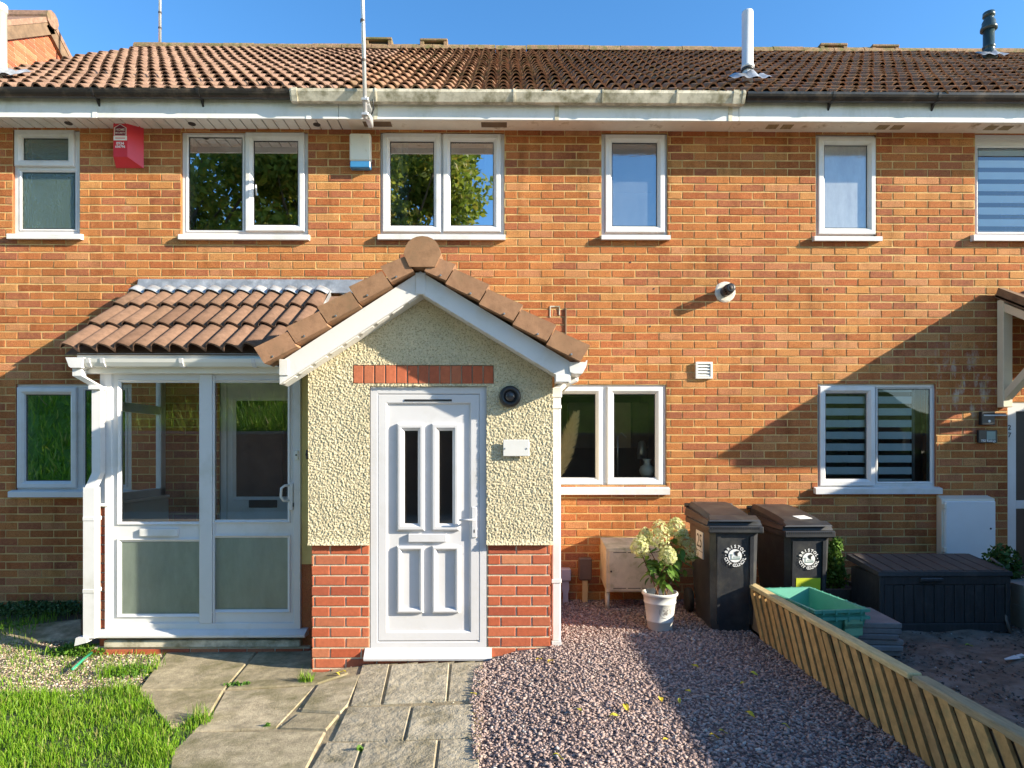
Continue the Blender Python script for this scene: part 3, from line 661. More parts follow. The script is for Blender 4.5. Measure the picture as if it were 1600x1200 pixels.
    for r_ in range(rows):
        for c_ in range(cols):
            m = base @ Matrix.Translation((c_*2*pitch+rng.uniform(-.004, .004), r_*gauge+rng.uniform(-.011, .008)+.006*math.sin(c_*.7+r_*1.3), rng.uniform(0, .006)-.012+.008*math.sin(c_*.45+r_*.8+hi))) @ Matrix.Rotation(R(rng.uniform(-1.1, 1.1)), 4, 'Z')
            place('tile', rng.choice(tms), m, roof)
    # ridge tiles
    nr = round((x1-x0)/.45); ln = (x1-x0)/nr
    for k in range(nr):
        mb = MB(); P = []
        for a in range(9):
            t = math.pi*a/8; P.append((Y_R-.125*math.cos(t), Z_R-.055+.115*math.sin(t)))
        P2 = [(Y_R+(y-Y_R)*.86, Z_R-.055+(z-Z_R+.055)*.86) for y, z in P]
        mb.prism(P+P2[::-1], x0+k*ln+.004, x0+(k+1)*ln-.004, 'x', Matrix.Translation((0, 0, rng.uniform(-.006, .006))))
        mb.build('ridge_tile', 'ridge', roof)
    # rear and party walls close the volume
    MB().add([(x0, .22, z0), (x0, 2*Y_R, z0), (x0, 2*Y_R, Z_E), (x0, Y_R, Z_R-.06), (x0, .0, Z_E)], [(0, 1, 2, 3, 4)]).build('party_wall', 'mortar', house)
    MB().add([(x0, 2*Y_R, z0), (x1, 2*Y_R, z0), (x1, 2*Y_R, Z_E), (x0, 2*Y_R, Z_E)], [(0, 1, 2, 3)]).build('rear_wall', 'mortar', house)

# gutters, soffits
def gutter_round(house, x0, x1, brackets):
    c = (YF-.058, Z_E+.008); P = []
    for a in range(11):
        t = math.pi+math.pi*a/10; P.append((c[0]+.058*math.cos(t), c[1]+.064*math.sin(t)))
    Q = [(c[0]+(y-c[0])*.90, c[1]+(z-c[1])*.90) for y, z in P]
    gt = MB().prism(P+Q[::-1], x0, x1, 'x').build('gutter', 'blackgutter', house)
    for bx in brackets:
        P3 = [(c[0]+(y-c[0])*1.09, c[1]+(z-c[1])*1.09) for y, z in P]; mb = MB()
        mb.prism(P3+P[::-1], bx-.012, bx+.012, 'x'); mb.prism([(YF, Z_E-.10), (YF, Z_E-.03), (YF-.05, Z_E-.045)], bx-.008, bx+.008, 'x')
        mb.build('gutter_bracket', 'black', gt)
h0, h1, h2, h3 = [H['obj'] for H in HOUSES]
gutter_round(h0, XA-.3, ax_(455, -.36), [ax_(u, -.39) for u in (-60, 145, 310)])
gutter_round(h2, ax_(1165, -.36), XD, [ax_(u, -.39) for u in (1302, 1466, 1640)])
gx0, gx1 = ax_(453, -.40), ax_(1165, -.40)
zt = Z_E+.012
P = [(YF-.004, zt), (YF-.004, zt-.075), (YF-.03, zt-.095), (YF-.08, zt-.095), (YF-.10, zt-.055), (YF-.115, zt-.025), (YF-.115, zt), (YF-.105, zt), (YF-.105, zt-.02), (YF-.09, zt-.052), (YF-.075, zt-.085), (YF-.03, zt-.085), (YF-.014, zt-.07), (YF-.014, zt)]
gt = MB().prism(P, gx0, gx1, 'x').build('gutter', 'pvc_cream', h1)
for u, w_ in ((460, .05), (587, .012), (803, .014), (942, .014), (1058, .014), (1150, .05), (1162, .02)):
    bx = ax_(u, -.40); P3 = [(y-.006 if y < YF-.02 else y, z-.006 if z < zt-.03 else z+.004) for y, z in P[:7]]
    MB().prism(P3+[(YF-.004, zt+.004)], bx-w_/2, bx+w_/2, 'x').build('gutter_bracket', 'pvc_cream', gt)
for u in (587, 870, 1141): MB().box(ax_(u, YF)-.018, ax_(u, YF)+.018, YF-.006, YF-.001, Z_S-.064, Z_E-.07).build('fascia_joint', 'pvc_cream', h1)
for u in (148, 482): MB().box(ax_(u, YF)-.02, ax_(u, YF)+.02, YF-.005, YF-.001, Z_S-.064, Z_E-.09).build('fascia_joint', 'fascia', h0)
# left soffit: tongue boards with round vents
sx = XA; k = 0; xe = ax_(545, -.1)
while sx < xe:
    MB().box(sx+.005, min(sx+.095, xe), YF+.02, .02, Z_S-.004, Z_S+.010, .002).build('soffit_board', 'soffit', h0); sx += .1
for u, v in ((107, 189), (300, 192), (495, 194)):
    MB().lathe([(0, -.004), (.032, -.004), (.034, 0), (.034, .004)], (ax_(u, -.09), -.09, Z_S-.005), 16).build('soffit_vent', 'vent_dark', h0)
MB().box(xe+.002, XC-.002, YF+.02, .02, Z_S-.004, Z_S+.008).build('soffit', 'soffit_tan', h1)
MB().box(XC+.002, XD, YF+.02, .02, Z_S-.006, Z_S+.008).build('soffit', 'soffit_tan', h2)
for u, w_ in ((590, .26), (772, .24), (945, .25), (1110, .2)):
    MB().box(ax_(u, -.1)-w_/2, ax_(u, -.1)+w_/2, -.15, -.06, Z_S-.007, Z_S-.003).build('soffit_vent', 'brownboard' if u in (590, 772) else 'soffit_tan', h1)
for u in (1218, 1390, 1560):
    for d in (-.07, .07): MB().box(ax_(u, -.1)+d-.05, ax_(u, -.1)+d+.05, -.14, -.06, Z_S-.009, Z_S-.006).build('soffit_vent', 'woodold', h2)

gutter_round(h3, XD+.002, 9.0, [6.6, 7.6])
MB().box(XD+.002, 9.0, YF+.02, .02, Z_S-.006, Z_S+.008).build('soffit', 'soffit_tan', h3)
# raised ridge vents
for u, v, hs in ((593, 62, h1), (679, 64, h1), (1297, 71, h2), (1377, 73, h2)):
    p = at(u, v+10, Y_R); mb = MB()
    mb.box(p.x-.2, p.x+.2, Y_R-.12, Y_R+.12, p.z+.02, p.z+.06, .01)
    for s_ in (-1, 1): mb.box(p.x+s_*.17-.03, p.x+s_*.17+.03, Y_R-.11, Y_R+.11, p.z-.10, p.z+.021, .006)
    ov = mb.build('ridge_vent', 'ridge', hs)
    MB().box(p.x-.14, p.x+.14, Y_R-.06, Y_R+.06, p.z-.09, p.z+.02).build('vent_core', 'vent_dark', ov)

# neighbouring taller gable beyond the left end
nb = thing('terraced_house', 'taller brick gable end rising behind the far left end of the roof', 'house', (-7.6, 3, 0), None)
XG = -7.15
ap = (3.9, 8.1); fr_ = (.2, 5.35); bk = (7.6, 5.35)
MB().prism([(fr_[0], -.2), (bk[0], -.2), bk, ap, fr_], XG-.3, XG, 'x').build('wall', 'redmortar', nb)
gw = bpy.data.objects[nb.children[0].name]
rb = MB(); zc = 5.4; k = 0
while zc < 8.05:
    ya = fr_[0]+(zc+.065-fr_[1])/(ap[1]-fr_[1])*(ap[0]-fr_[0]); yb_ = bk[0]-(zc+.065-bk[1])/(ap[1]-bk[1])*(bk[0]-ap[0])
    y = ya-.2+(.1125 if k % 2 else 0)
    while y < yb_:
        a, b = max(y, ya), min(y+.215, yb_)
        if b-a > .02: rb.box(XG-.001, XG+.006, a, b, zc, zc+.065)
        y += .225
    zc += .075; k += 1
rb.build('brickwork', 'redbrick', gw, kind='stuff')
for (p, q) in ((fr_, ap), (ap, bk)):
    d = Vector((0, q[0]-p[0], q[1]-p[1])); L = d.length; d.normalize(); nrm = Vector((0, -d.z, d.y))
    a = Vector((XG, p[0], p[1])); b = Vector((XG, q[0], q[1]))
    mb = MB(); o1, o2 = Vector((-3, 0, 0)), Vector((.07, 0, 0))
    mb.hexa([a+o1, a+o2, b+o2, b+o1, a+o1+nrm*.07, a+o2+nrm*.07, b+o2+nrm*.07, b+o1+nrm*.07]); mb.build('roof', 'tile_a', nb)
    mb = MB(); mb.hexa([a-nrm*.16+Vector((.01, 0, 0)), a-nrm*.16+Vector((.06, 0, 0)), b-nrm*.16+Vector((.06, 0, 0)), b-nrm*.16+Vector((.01, 0, 0)), a-nrm*.002+Vector((.01, 0, 0)), a-nrm*.002+Vector((.06, 0, 0)), b-nrm*.002+Vector((.06, 0, 0)), b-nrm*.002+Vector((.01, 0, 0))])
    mb.build('barge_board', 'brownboard', nb)
MB().tube([(XG-3, ap[0], ap[1]+.03), (XG+.09, ap[0], ap[1]+.03)], .13, 10).build('ridge_tile', 'tile_a', nb)

# ------------------------------------------------------------------ front gable porch of the middle house
YP = -1.42
porch = thing('porch', 'gabled porch with cream roughcast, red brick base and white front door', 'porch', (ax_(670, YP), -.7, -.1))
px0, px1 = ax_(483, YP), ax_(863, YP)
bx0, bx1 = ax_(487, YP), ax_(860, YP)
dx0, dx1 = ax_(578, YP), ax_(761, YP)
z_rb = az_(848, YP); z_dt = az_(604, YP); z_ds = az_(1012, YP); z_sb = az_(1030, YP)
zb = -.30
# brick piers
pier_m = sheet_with_holes(bx0+.006, bx1-.006, zb, z_rb, [(dx0, dx1, az_(1030, YP)-.02, 5)], YP+.006)
pier_m.add([(bx0+.006, YP+.012, zb), (bx0+.006, -.01, zb), (bx0+.006, -.01, z_rb), (bx0+.006, YP+.012, z_rb), (bx1-.006, YP+.012, zb), (bx1-.006, -.01, zb), (bx1-.006, -.01, z_rb), (bx1-.006, YP+.012, z_rb)], [(0, 1, 2, 3), (4, 5, 6, 7)])
pier = pier_m.build('brick_base', 'redmortar', porch)
segs = lay(bx0, bx1, zb, z_rb-.004, [(dx0-.004, dx1+.004, z_sb+.004, 5)], off=bx0+.02, hgt=.0625, gap=.012)
for q in segs:
    v_, f_ = brick_geo(q[0], q[1], q[2], q[3], YP+rng.uniform(-.001, .001), YP+.02, .001); MB().add(v_, f_).build('brick', 'redbrick', pier)
# side returns in brick (seen only from the side)
for sx_, sg in ((bx1, 1), (bx0, -1)):
    rb = MB()
    for (a, b, c, d) in lay(YP+.02, -.02, zb, z_rb-.004, [], off=.05):
        xx = (sx_-.012, sx_) if sg > 0 else (sx_, sx_+.012); rb.box(xx[0], xx[1], a, b, c, d)
    rb.build('side_brickwork', 'redbrick', pier, kind='stuff')
# roof lines (barge plane)
YB = YP-.20
A_ap = at(657, 424, YB); A_l = at(437, 566, YB); A_r = at(892, 566, YB)
def rake(x):  # underside of tiles at barge plane
    return A_l.z+(A_ap.z-A_l.z)*(x-A_l.x)/(A_ap.x-A_l.x) if x < A_ap.x else A_r.z+(A_ap.z-A_r.z)*(A_r.x-x)/(A_r.x-A_ap.x)
# roughcast front : displaced grid
STEP = .0048
gx = np.arange(px0, px1+STEP, STEP); gzv = np.arange(z_rb-.012, A_ap.z, STEP)
X, Z = np.meshgrid(gx, gzv)
cell = .0105
def lumps(X, Z, seed, cell=cell):
    ci, cj = np.floor(X/cell).astype(int), np.floor(Z/cell).astype(int); best = np.zeros_like(X)
    def hsh(a, b, k): 
        h = np.sin(a*127.1+b*311.7+k*74.7+seed)*43758.5453; return h-np.floor(h)
    for a in (-1, 0, 1):
        for b in (-1, 0, 1):
            i, j = ci+a, cj+b
            cx, cz = (i+hsh(i, j, 1))*cell, (j+hsh(i, j, 2))*cell; r_ = cell*(.30+.36*hsh(i, j, 3))
            d = np.sqrt((X-cx)**2+(Z-cz)**2)/r_; h = np.sqrt(np.clip(1-d*d, 0, 1))*r_*1.25
            best = np.maximum(best, h)
    return best
D = lumps(X, Z, 3.3)
edge = np.clip((Z-(z_rb-.012))/.05, 0, 1); Yv = YP-.016-D*.85-.018*(1-edge)**2
rk = np.where(X < A_ap.x, A_l.z+(A_ap.z-A_l.z)*(X-A_l.x)/(A_ap.x-A_l.x), A_r.z+(A_ap.z-A_r.z)*(A_r.x-X)/(A_r.x-A_ap.x))
z_lt, z_lb = az_(571, YP), az_(600, YP); lx0, lx1 = ax_(552, YP), ax_(772, YP)
n_ = len(gx); a, b = np.meshgrid(np.arange(len(gzv)-1), np.arange(n_-1), indexing='ij')
cx = X[:-1, :-1]+STEP/2; cz = Z[:-1, :-1]+STEP/2; ck = rk[:-1, :-1]
keep = (cz < ck+.0) & ~((cx > dx0+.004) & (cx < dx1-.004) & (cz < z_dt)) & ~((cx > lx0) & (cx < lx1) & (cz > z_lb) & (cz < z_lt))
F = np.stack([a*n_+b, a*n_+b+1, (a+1)*n_+b+1, (a+1)*n_+b], -1)[keep]
rend = np_mesh('roughcast_wall', np.stack([X.ravel(), Yv.ravel(), Z.ravel()], 1), F, 'render', porch)
mb = MB()  # solid core, returns and underside behind the roughcast
holes = [(dx0, dx1, -1, z_dt)]
core = sheet_with_holes(px0+.004, px1-.004, z_rb-.012, min(A_l.z, A_r.z), holes, YP-.002); mb.add(core.v, core.f)
zq = min(A_l.z, A_r.z)
mb.add([(px0+.004, YP-.002, zq), (px1-.004, YP-.002, zq), (px1-.004, YP-.002, rake(px1)), (A_ap.x, YP-.002, A_ap.z), (px0+.004, YP-.002, rake(px0))], [(0, 1, 2, 3, 4)])
for xx in (px0, px1):
    mb.add([(xx, YP-.02, z_rb-.012), (xx, -.005, z_rb-.012), (xx, -.005, rake(xx)), (xx, YP-.02, rake(xx))], [(0, 1, 2, 3)])
mb.add([(px0, YP-.036, z_rb-.012), (dx0, YP-.036, z_rb-.012), (dx0, YP+.02, z_rb-.012), (px0, YP+.02, z_rb-.012), (dx1, YP-.036, z_rb-.012), (px1, YP-.036, z_rb-.012), (px1, YP+.02, z_rb-.012), (dx1, YP+.02, z_rb-.012)], [(0, 1, 2, 3), (4, 5, 6, 7)])
mb.build('render_core', 'render', porch)
# soldier course
lint = MB().box(lx0, lx1, YP-.004, YP+.04, z_lb, z_lt).build('brick_lintel', 'redmortar', porch)
nb_ = 13; w_ = (lx1-lx0)/nb_
for k in range(nb_):
    v_, f_ = brick_geo(lx0+k*w_+.004, lx0+(k+1)*w_-.005, z_lb+.002, z_lt-.004, YP-.018+rng.uniform(-.002, .002), YP-.002, .0015); MB().add(v_, f_).build('brick', 'redbrick', lint)
# inside of the porch: dark hall
mb = MB(); i0, i1 = px0+.12, px1-.12
mb.add([(i0, YP+.12, zb+.1), (i1, YP+.12, zb+.1), (i1, -.02, zb+.1), (i0, -.02, zb+.1), (i0, YP+.12, z_dt+.05), (i1, YP+.12, z_dt+.05), (i1, -.02, z_dt+.05), (i0, -.02, z_dt+.05)], [(0, 1, 2, 3), (4, 5, 6, 7), (0, 3, 7, 4), (1, 2, 6, 5), (3, 2, 6, 7)])
mb.build('hall_lining', 'room_dark', porch)
# door
door = MB().ring(dx0+.004, dx1-.004, z_ds-.01, z_dt-.002, [(0, YP+.09), (0, YP+.004), (.048, YP+.004), (.054, YP+.012), (.056, YP+.09)]).build('door', 'pvc_door_shaded', porch)
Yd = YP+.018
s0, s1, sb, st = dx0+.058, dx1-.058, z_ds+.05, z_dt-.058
MB().ring(s0, s1, sb, st, [(0, Yd+.05), (0, Yd-.008), (.004, Yd-.012), (.058, Yd-.012), (.064, Yd-.008), (.070, Yd+.004), (.070, Yd+.05)]).build('door_leaf_frame', 'pvc_door_shaded', door)
def pxop(u0, u1, v0, v1, Y): return opening(u0, u1, v0, v1, Y)
gl = [pxop(632, 653, 673, 818, Yd), pxop(686, 707, 673, 818, Yd)]
pn = [pxop(628, 655, 860, 950, Yd), pxop(683, 711, 860, 950, Yd)]
sheet_with_holes(s0+.06, s1-.06, sb+.06, st-.06, gl, Yd+.006).build('door_panel', 'pvc_door_shaded', door)
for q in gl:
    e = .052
    MB().ring(q[0]-e, q[1]+e, q[2]-e, q[3]+e, [(0, Yd+.01), (0, Yd-.012), (.012, Yd-.024), (.030, Yd-.024), (.036, Yd-.016), (.052, Yd-.002), (.052, Yd+.02)]).build('moulding', 'pvc_door_shaded', door)
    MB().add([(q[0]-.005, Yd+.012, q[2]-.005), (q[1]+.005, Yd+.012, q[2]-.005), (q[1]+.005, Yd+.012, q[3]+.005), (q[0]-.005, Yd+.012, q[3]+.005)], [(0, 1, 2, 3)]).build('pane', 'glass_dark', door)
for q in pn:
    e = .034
    MB().ring(q[0]-e, q[1]+e, q[2]-e, q[3]+e, [(0, Yd+.01), (0, Yd-.012), (.010, Yd-.024), (.020, Yd-.024), (.034, Yd-.004), (.036, Yd+.01)]).build('moulding', 'pvc_door_shaded', door)
q = pxop(638, 698, 834, 847, Yd-.01); MB().box(q[0], q[1], Yd-.02, Yd+.008, q[2], q[3], .004).build('letter_plate', 'pvc_door_shaded', door)
q = pxop(632, 706, 624, 627, Yd-.012); MB().box(q[0], q[1], Yd-.0165, Yd-.011, q[2], q[3]).build('trickle_vent', 'black', door)
q = pxop(737, 745, 792, 840, Yd-.012); hp = MB().box(q[0], q[1], Yd-.022, Yd-.011, q[2], q[3], .004).build('handle_plate', 'pvc_door_shaded', door)
pz = at(741, 812, Yd-.05); mb = MB(); mb.tube([(pz.x, Yd-.02, pz.z), (pz.x, Yd-.055, pz.z), (pz.x-.012, Yd-.062, pz.z), (pz.x-.11, Yd-.06, pz.z-.002)], .008, 8); mb.build('lever', 'pvc_door_shaded', hp, True)
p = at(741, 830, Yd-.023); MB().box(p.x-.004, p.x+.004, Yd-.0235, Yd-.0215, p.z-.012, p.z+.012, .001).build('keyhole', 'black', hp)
q = pxop(568, 768, 1012, 1030, YP-.05); MB().prism([(YP+.06, z_ds+.02), (YP+.06, z_sb), (YP-.05, z_sb+.006), (YP-.055, z_sb+.02), (YP-.05, z_sb+.03), (YP-.0, z_ds-.01+.008)], q[0], q[1], 'x').build('door_sill', 'pvc_door_shaded', porch)
# barge boards, soffit strips, verge tiles
def rake_box(p, q, lo, hi_, y0, y1, bev=0):
    p, q = Vector((p.x, 0, p.z)), Vector((q.x, 0, q.z)); d = q-p; L = d.length; d.normalize(); n3 = Vector((-d.z, 0, d.x))
    if n3.z < 0: n3 = -n3
    return p, d, n3, L
for (P_, Q_, side) in ((A_l, A_ap, -1), (A_ap, A_r, 1)):
    d = Vector((Q_.x-P_.x, 0, Q_.z-P_.z)); L = d.length; d.normalize(); n3 = Vector((-d.z, 0, d.x))
    hB = .128/abs(d.x)
    a0, b0 = Vector((P_.x, 0, P_.z)), Vector((Q_.x, 0, Q_.z))
    def pr(pts, y0, y1, name, mat, par=porch):
        mb = MB(); mb.add([(p.x, y0, p.z) for p in pts]+[(p.x, y1, p.z) for p in pts], [(0, 1, 2, 3), (7, 6, 5, 4), (0, 4, 5, 1), (1, 5, 6, 2), (2, 6, 7, 3), (3, 7, 4, 0)]); return mb.build(name, mat, par)
    dn = Vector((0, 0, -hB))
    bg_ = pr([a0+dn, b0+dn, b0, a0], YB, YB+.018, 'barge_board', 'pvc')
    pr([a0+dn, b0+dn, b0+dn+Vector((0, 0, .012)), a0+dn+Vector((0, 0, .012))], YB+.018, YP-.028, 'rake_soffit', 'pvc')
    nclip = 9
    for k in range(nclip):
        t = (k+.5)/nclip; c0 = a0+dn+(b0-a0)*t; l_ = L/nclip*.36
        pr([c0-d*l_-n3*.005, c0+d*l_-n3*.005, c0+d*l_, c0-d*l_], YB+.03, YB+.09, 'soffit_clip', 'pvc')
    # verge tiles
    nv = 4.55; lv = L/nv
    for k in range(5):
        if side < 0: s0_ = k*lv-.075
        else: s0_ = L-k*lv+.06-lv
        if (side < 0 and s0_ > L-.18): continue
        s1_ = s0_+lv*.97
        if side < 0: s1_ = min(s1_, L-.04)
        else: s0_ = max(s0_, .04)
        if s1_-s0_ < .08: continue
        t0, t1 = (.0, .026) if side > 0 else (.026, .0)
        c0 = a0+d*s0_+n3*.004; c1 = a0+d*s1_+n3*.004
        hh = .128
        top0, top1 = (hh+t1, hh+t0) if side < 0 else (hh+t1, hh+t0)
        # the lower end of each tile stands prouder than the upper end
        lo_end = .022
        if side < 0: pts = [c0+n3*lo_end, c1, c1+n3*(hh-.01), c0+n3*(hh+lo_end)]
        else: pts = [c0, c1+n3*lo_end, c1+n3*(hh+lo_end), c0+n3*(hh-.01)]
        vt = pr(pts, YB-.080+.0015*k, YB+.10, 'verge_tile', 'verge')
        cm = c0.lerp(c1, .30 if side < 0 else .70)+n3*.03
        MB().lathe([(0, -.004), (.007, -.003), (.007, .004)], (cm.x, YB-.081, cm.z), 8, 'y').build('nail', 'brass', vt)
p = at(437, 555, YB); p2 = at(451, 587, YB)
MB().box(p.x-.002, p2.x, YB-.008, YB+.12, p2.z, A_l.z+.02, .003).build('barge_foot', 'pvc', porch)
p = at(868, 562, YB); p2 = at(890, 606, YB); MB().box(p.x, p2.x, YB-.004, YB+.10, p2.z+.04, p.z-.10, .003).build('barge_foot', 'pvc', porch)
MB().box(A_ap.x-.035, A_ap.x+.035, YB-.006, YB+.02, A_ap.z-.16, A_ap.z-.01, .003).build('apex_cover', 'pvc', porch)
# porch roof slopes with tiles
Xl, Xr = A_l.x-.10, A_r.x+.08
sl_l = (A_ap.z-A_l.z)/(A_ap.x-A_l.x); sl_r = (A_ap.z-A_r.z)/(A_r.x-A_ap.x)
zl, zr = A_ap.z+.09-sl_l*(A_ap.x-Xl), A_ap.z+.09-sl_r*(Xr-A_ap.x)
zap = A_ap.z+.09
proof = MB().add([(Xl, YB+.06, zl-.02), (A_ap.x, YB+.06, zap-.02), (A_ap.x, 0, zap-.02), (Xl, 0, zl-.02), (Xr, YB+.06, zr-.02), (Xr, 0, zr-.02)], [(0, 1, 2, 3), (1, 4, 5, 2)]).build('roof', 'tile_p', porch)
for sgn, xe_, ze_ in ((-1, Xl, zl), (1, Xr, zr)):
    dx_ = A_ap.x-xe_; dz_ = zap-ze_; L = math.hypot(dx_, dz_); ay_ = (dx_/L, 0, dz_/L)
    wide = -(YB+.09); nc = round(wide/.3); pt = wide/nc/2; rows = 4; ga = L/rows
    me = tile_mesh('tile', 2, pt, ga+.03, .036, 'tile_p', seed=5)
    bm_ = frame_mtx((xe_, 0 if sgn < 0 else YB+.09, ze_), (0, -1 if sgn < 0 else 1, 0), ay_)
    for r_ in range(rows):
        for c_ in range(nc):
            place('tile', me, bm_ @ Matrix.Translation((c_*2*pt, r_*ga, rng.uniform(-.002, .003))), proof)
# ridge of the porch with its shaped end tile
rc = at(660, 396, YB-.08)
def ridge_prof(s=1.0): 
    pts = [(-.088*s, -.092*s), (-.128*s, -.005*s)]
    for k in range(1, 10):
        t = math.pi*(1-k/10); pts.append((.118*s*math.cos(t), .02*s+.098*s*math.sin(t)))
    return pts+[(.128*s, -.005*s), (.088*s, -.092*s)]
yy = YB-.085; k = 0
while yy < -.05:
    y2 = min(yy+.38, 0)
    MB().prism([(rc.x+x, rc.z+z) for x, z in ridge_prof(1.0 if k % 2 == 0 else .97)], yy, y2, 'y').build('ridge_tile', 'verge', proof, False)
    yy = y2; k += 1
# right gutter, downpipe
gX = ax_(903, YB+.02)
mb = MB(); mb.prism([(gX-.045, 2.06), (gX-.035, 2.0), (gX-.015, 1.985), (gX+.03, 1.985), (gX+.055, 2.03), (gX+.065, 2.075), (gX+.055, 2.075), (gX+.042, 2.03), (gX+.025, 1.998), (gX-.01, 1.998), (gX-.028, 2.01), (gX-.036, 2.06)], YB+.0, -.02, 'y')
gz_ = az_(573, YB)-2.03
pg = MB().add([(v[0], v[1], v[2]+gz_) for v in mb.v], mb.f).build('gutter', 'pvc', porch)
q = opening(893, 915, 566, 584, YB); MB().prism([(q[0]-.02, q[3]), (q[0]-.01, q[2]+.01), (q[0]+.02, q[2]), (q[1]-.03, q[2]), (q[1], q[3])], YB-.012, YB+.002, 'y').build('gutter_stop_end', 'pvc', porch)
Yd2 = YP+.07; dpx = ax_(869, Yd2)
dp = MB().box(dpx-.032, dpx+.032, Yd2-.03, Yd2+.03, az_(1000, Yd2), az_(606, Yd2), .008).build('downpipe', 'pvc', porch)
for v in (636, 907): MB().box(dpx-.037, dpx+.037, Yd2-.036, Yd2+.03, az_(v+3, Yd2), az_(v-3, Yd2), .003).build('pipe_clip', 'pvc', dp)
MB().box(dpx-.040, dpx+.040, Yd2-.036, Yd2+.034, az_(622, Yd2), az_(605, Yd2), .006).build('pipe_socket', 'pvc', dp)
mb = MB(); mb.tube([(dpx, Yd2, az_(610, Yd2)), (dpx+.06, Yd2, az_(598, Yd2)), (gX+.005, Yd2, az_(592, Yd2)), (gX+.005, Yd2, az_(580, Yd2))], .033, 8); mb.build('pipe_offset', 'pvc', dp)
MB().prism([(dpx-.035, az_(1000, Yd2)+.002), (dpx+.035, az_(1000, Yd2)+.002), (dpx+.038, az_(1006, Yd2)-.01), (dpx-.035, az_(1004, Yd2))], Yd2-.05, Yd2+.03, 'y').build('pipe_shoe', 'pvc', dp)
mb = MB(); mb.tube([(px1+.005, YP-.03, az_(606, YP)), (px1+.005, YP-.03, az_(588, YP)), (px1+.018, YP-.032, az_(585, YP)), (px1+.11, YP-.03, az_(584, YP))], .008, 8); mb.build('overflow_pipe', 'orange', porch, True)

# ------------------------------------------------------------------ glazed porch of the left house
YG = -.93
gp = thing('glazed_porch', 'white glazed lean-to porch with brown tiled roof on the left house', 'porch', (ax_(317, YG), -.4, -.2))
q0, q1 = ax_(164, YG), ax_(469, YG)
zs_, zh = az_(983, YG), az_(563, YG)
fr = MB().ring(q0, q1, zs_, zh, [(0, YG+.07), (0, YG), (.05, YG), (.056, YG+.008), (.056, YG+.07)]).build('frame', 'pvc', gp)
pans = [(190, 312, 598, 815, 'glass_porch'), (190, 312, 846, 959, 'glass_frost'), (336, 450, 598, 812, 'glass_porch'), (336, 450, 840, 952, 'glass_frost')]
hol = [opening(a, b, c, d, YG+.02) for a, b, c, d, _ in pans]
sheet_with_holes(q0+.03, q1-.03, zs_+.03, zh-.02, hol, YG+.012).build('rails', 'pvc', fr)
for (a, b, c, d, gm), h in zip(pans, hol):
    MB().ring(h[0]-.024, h[1]+.024, h[2]-.024, h[3]+.024, [(0, YG+.02), (0, YG+.002), (.006, YG-.002), (.024, YG+.016), (.024, YG+.04)]).build('glazing_bead', 'pvc', fr)
    MB().add([(h[0]-.01, YG+.022, h[2]-.01), (h[1]+.01, YG+.022, h[2]-.01), (h[1]+.01, YG+.022, h[3]+.01), (h[0]-.01, YG+.022, h[3]+.01)], [(0, 1, 2, 3)]).build('pane', gm, fr)
mx = ax_(324, YG); MB().box(mx-.062, mx+.040, YG-.006, YG+.05, zs_+.052, az_(585, YG), .004).build('mullion', 'pvc', fr)
MB().box(mx+.046, mx+.058, YG-.004, YG+.011, zs_+.056, az_(588, YG), .002).build('door_edge', 'pvc', fr)
h = opening(219, 279, 826, 838, YG); MB().box(h[0], h[1], YG-.012, YG+.012, h[2], h[3], .003).build('letter_plate', 'pvc', gp)
p = at(452, 770, YG); mb = MB(); mb.tube([(p.x, YG, p.z+.06), (p.x-.02, YG-.045, p.z+.06), (p.x-.045, YG-.05, p.z+.04), (p.x-.05, YG-.05, p.z-.03), (p.x-.03, YG-.045, p.z-.06), (p.x, YG, p.z-.06)], .010, 8)
hd = mb.build('door_handle', 'pvc', gp, True)
MB().box(p.x-.005, p.x+.03, YG-.008, YG+.012, p.z-.14, p.z+.075, .003).build('handle_plate', 'pvc', hd)
p = at(458, 788, YG-.009); MB().box(p.x-.005, p.x+.005, YG-.0095, YG-.007, p.z-.02, p.z+.012, .001).build('keyhole', 'black', hd)
p = at(464, 711, YG); bl = MB().box(p.x-.014, p.x+.014, YG-.018, YG+.004, p.z-.038, p.z+.038, .004).build('door_bell', 'pvc_clean', gp)
MB().lathe([(.0, -.003), (.007, -.003), (.008, .002)], (p.x, YG-.018, p.z), 10, 'y').build('bell_button', 'blackprint', bl)
# sill, step, brick plinth
h = opening(148, 476, 983, 997, YG-.07); MB().prism([(YG+.06, zs_+.01), (YG+.06, h[2]), (YG-.06, h[2]-.004), (YG-.075, h[2]+.006), (YG-.075, h[2]+.022), (YG-.01, zs_+.006)], h[0], h[1], 'x').build('sill', 'pvc', gp)
zst = az_(999, YG-.03); zsb = az_(1010, YG-.03)
MB().box(ax_(166, YG), ax_(471, YG), YG-.035, YG+.2, zsb, zst, .006).build('step', 'pvc_cream', gp)
pl = MB().box(q0-.1, q1+.08, YG-.012, YG+.3, -.35, zsb-.002).build('plinth', 'redmortar', gp)
for (a, b, c, d) in lay(q0-.1, q1+.08, -.33, zsb-.006, [], off=.07):
    v_, f_ = brick_geo(a, b, c, d, YG-.022, YG-.01, .001); MB().add(v_, f_).build('brick', 'redbrick', pl)
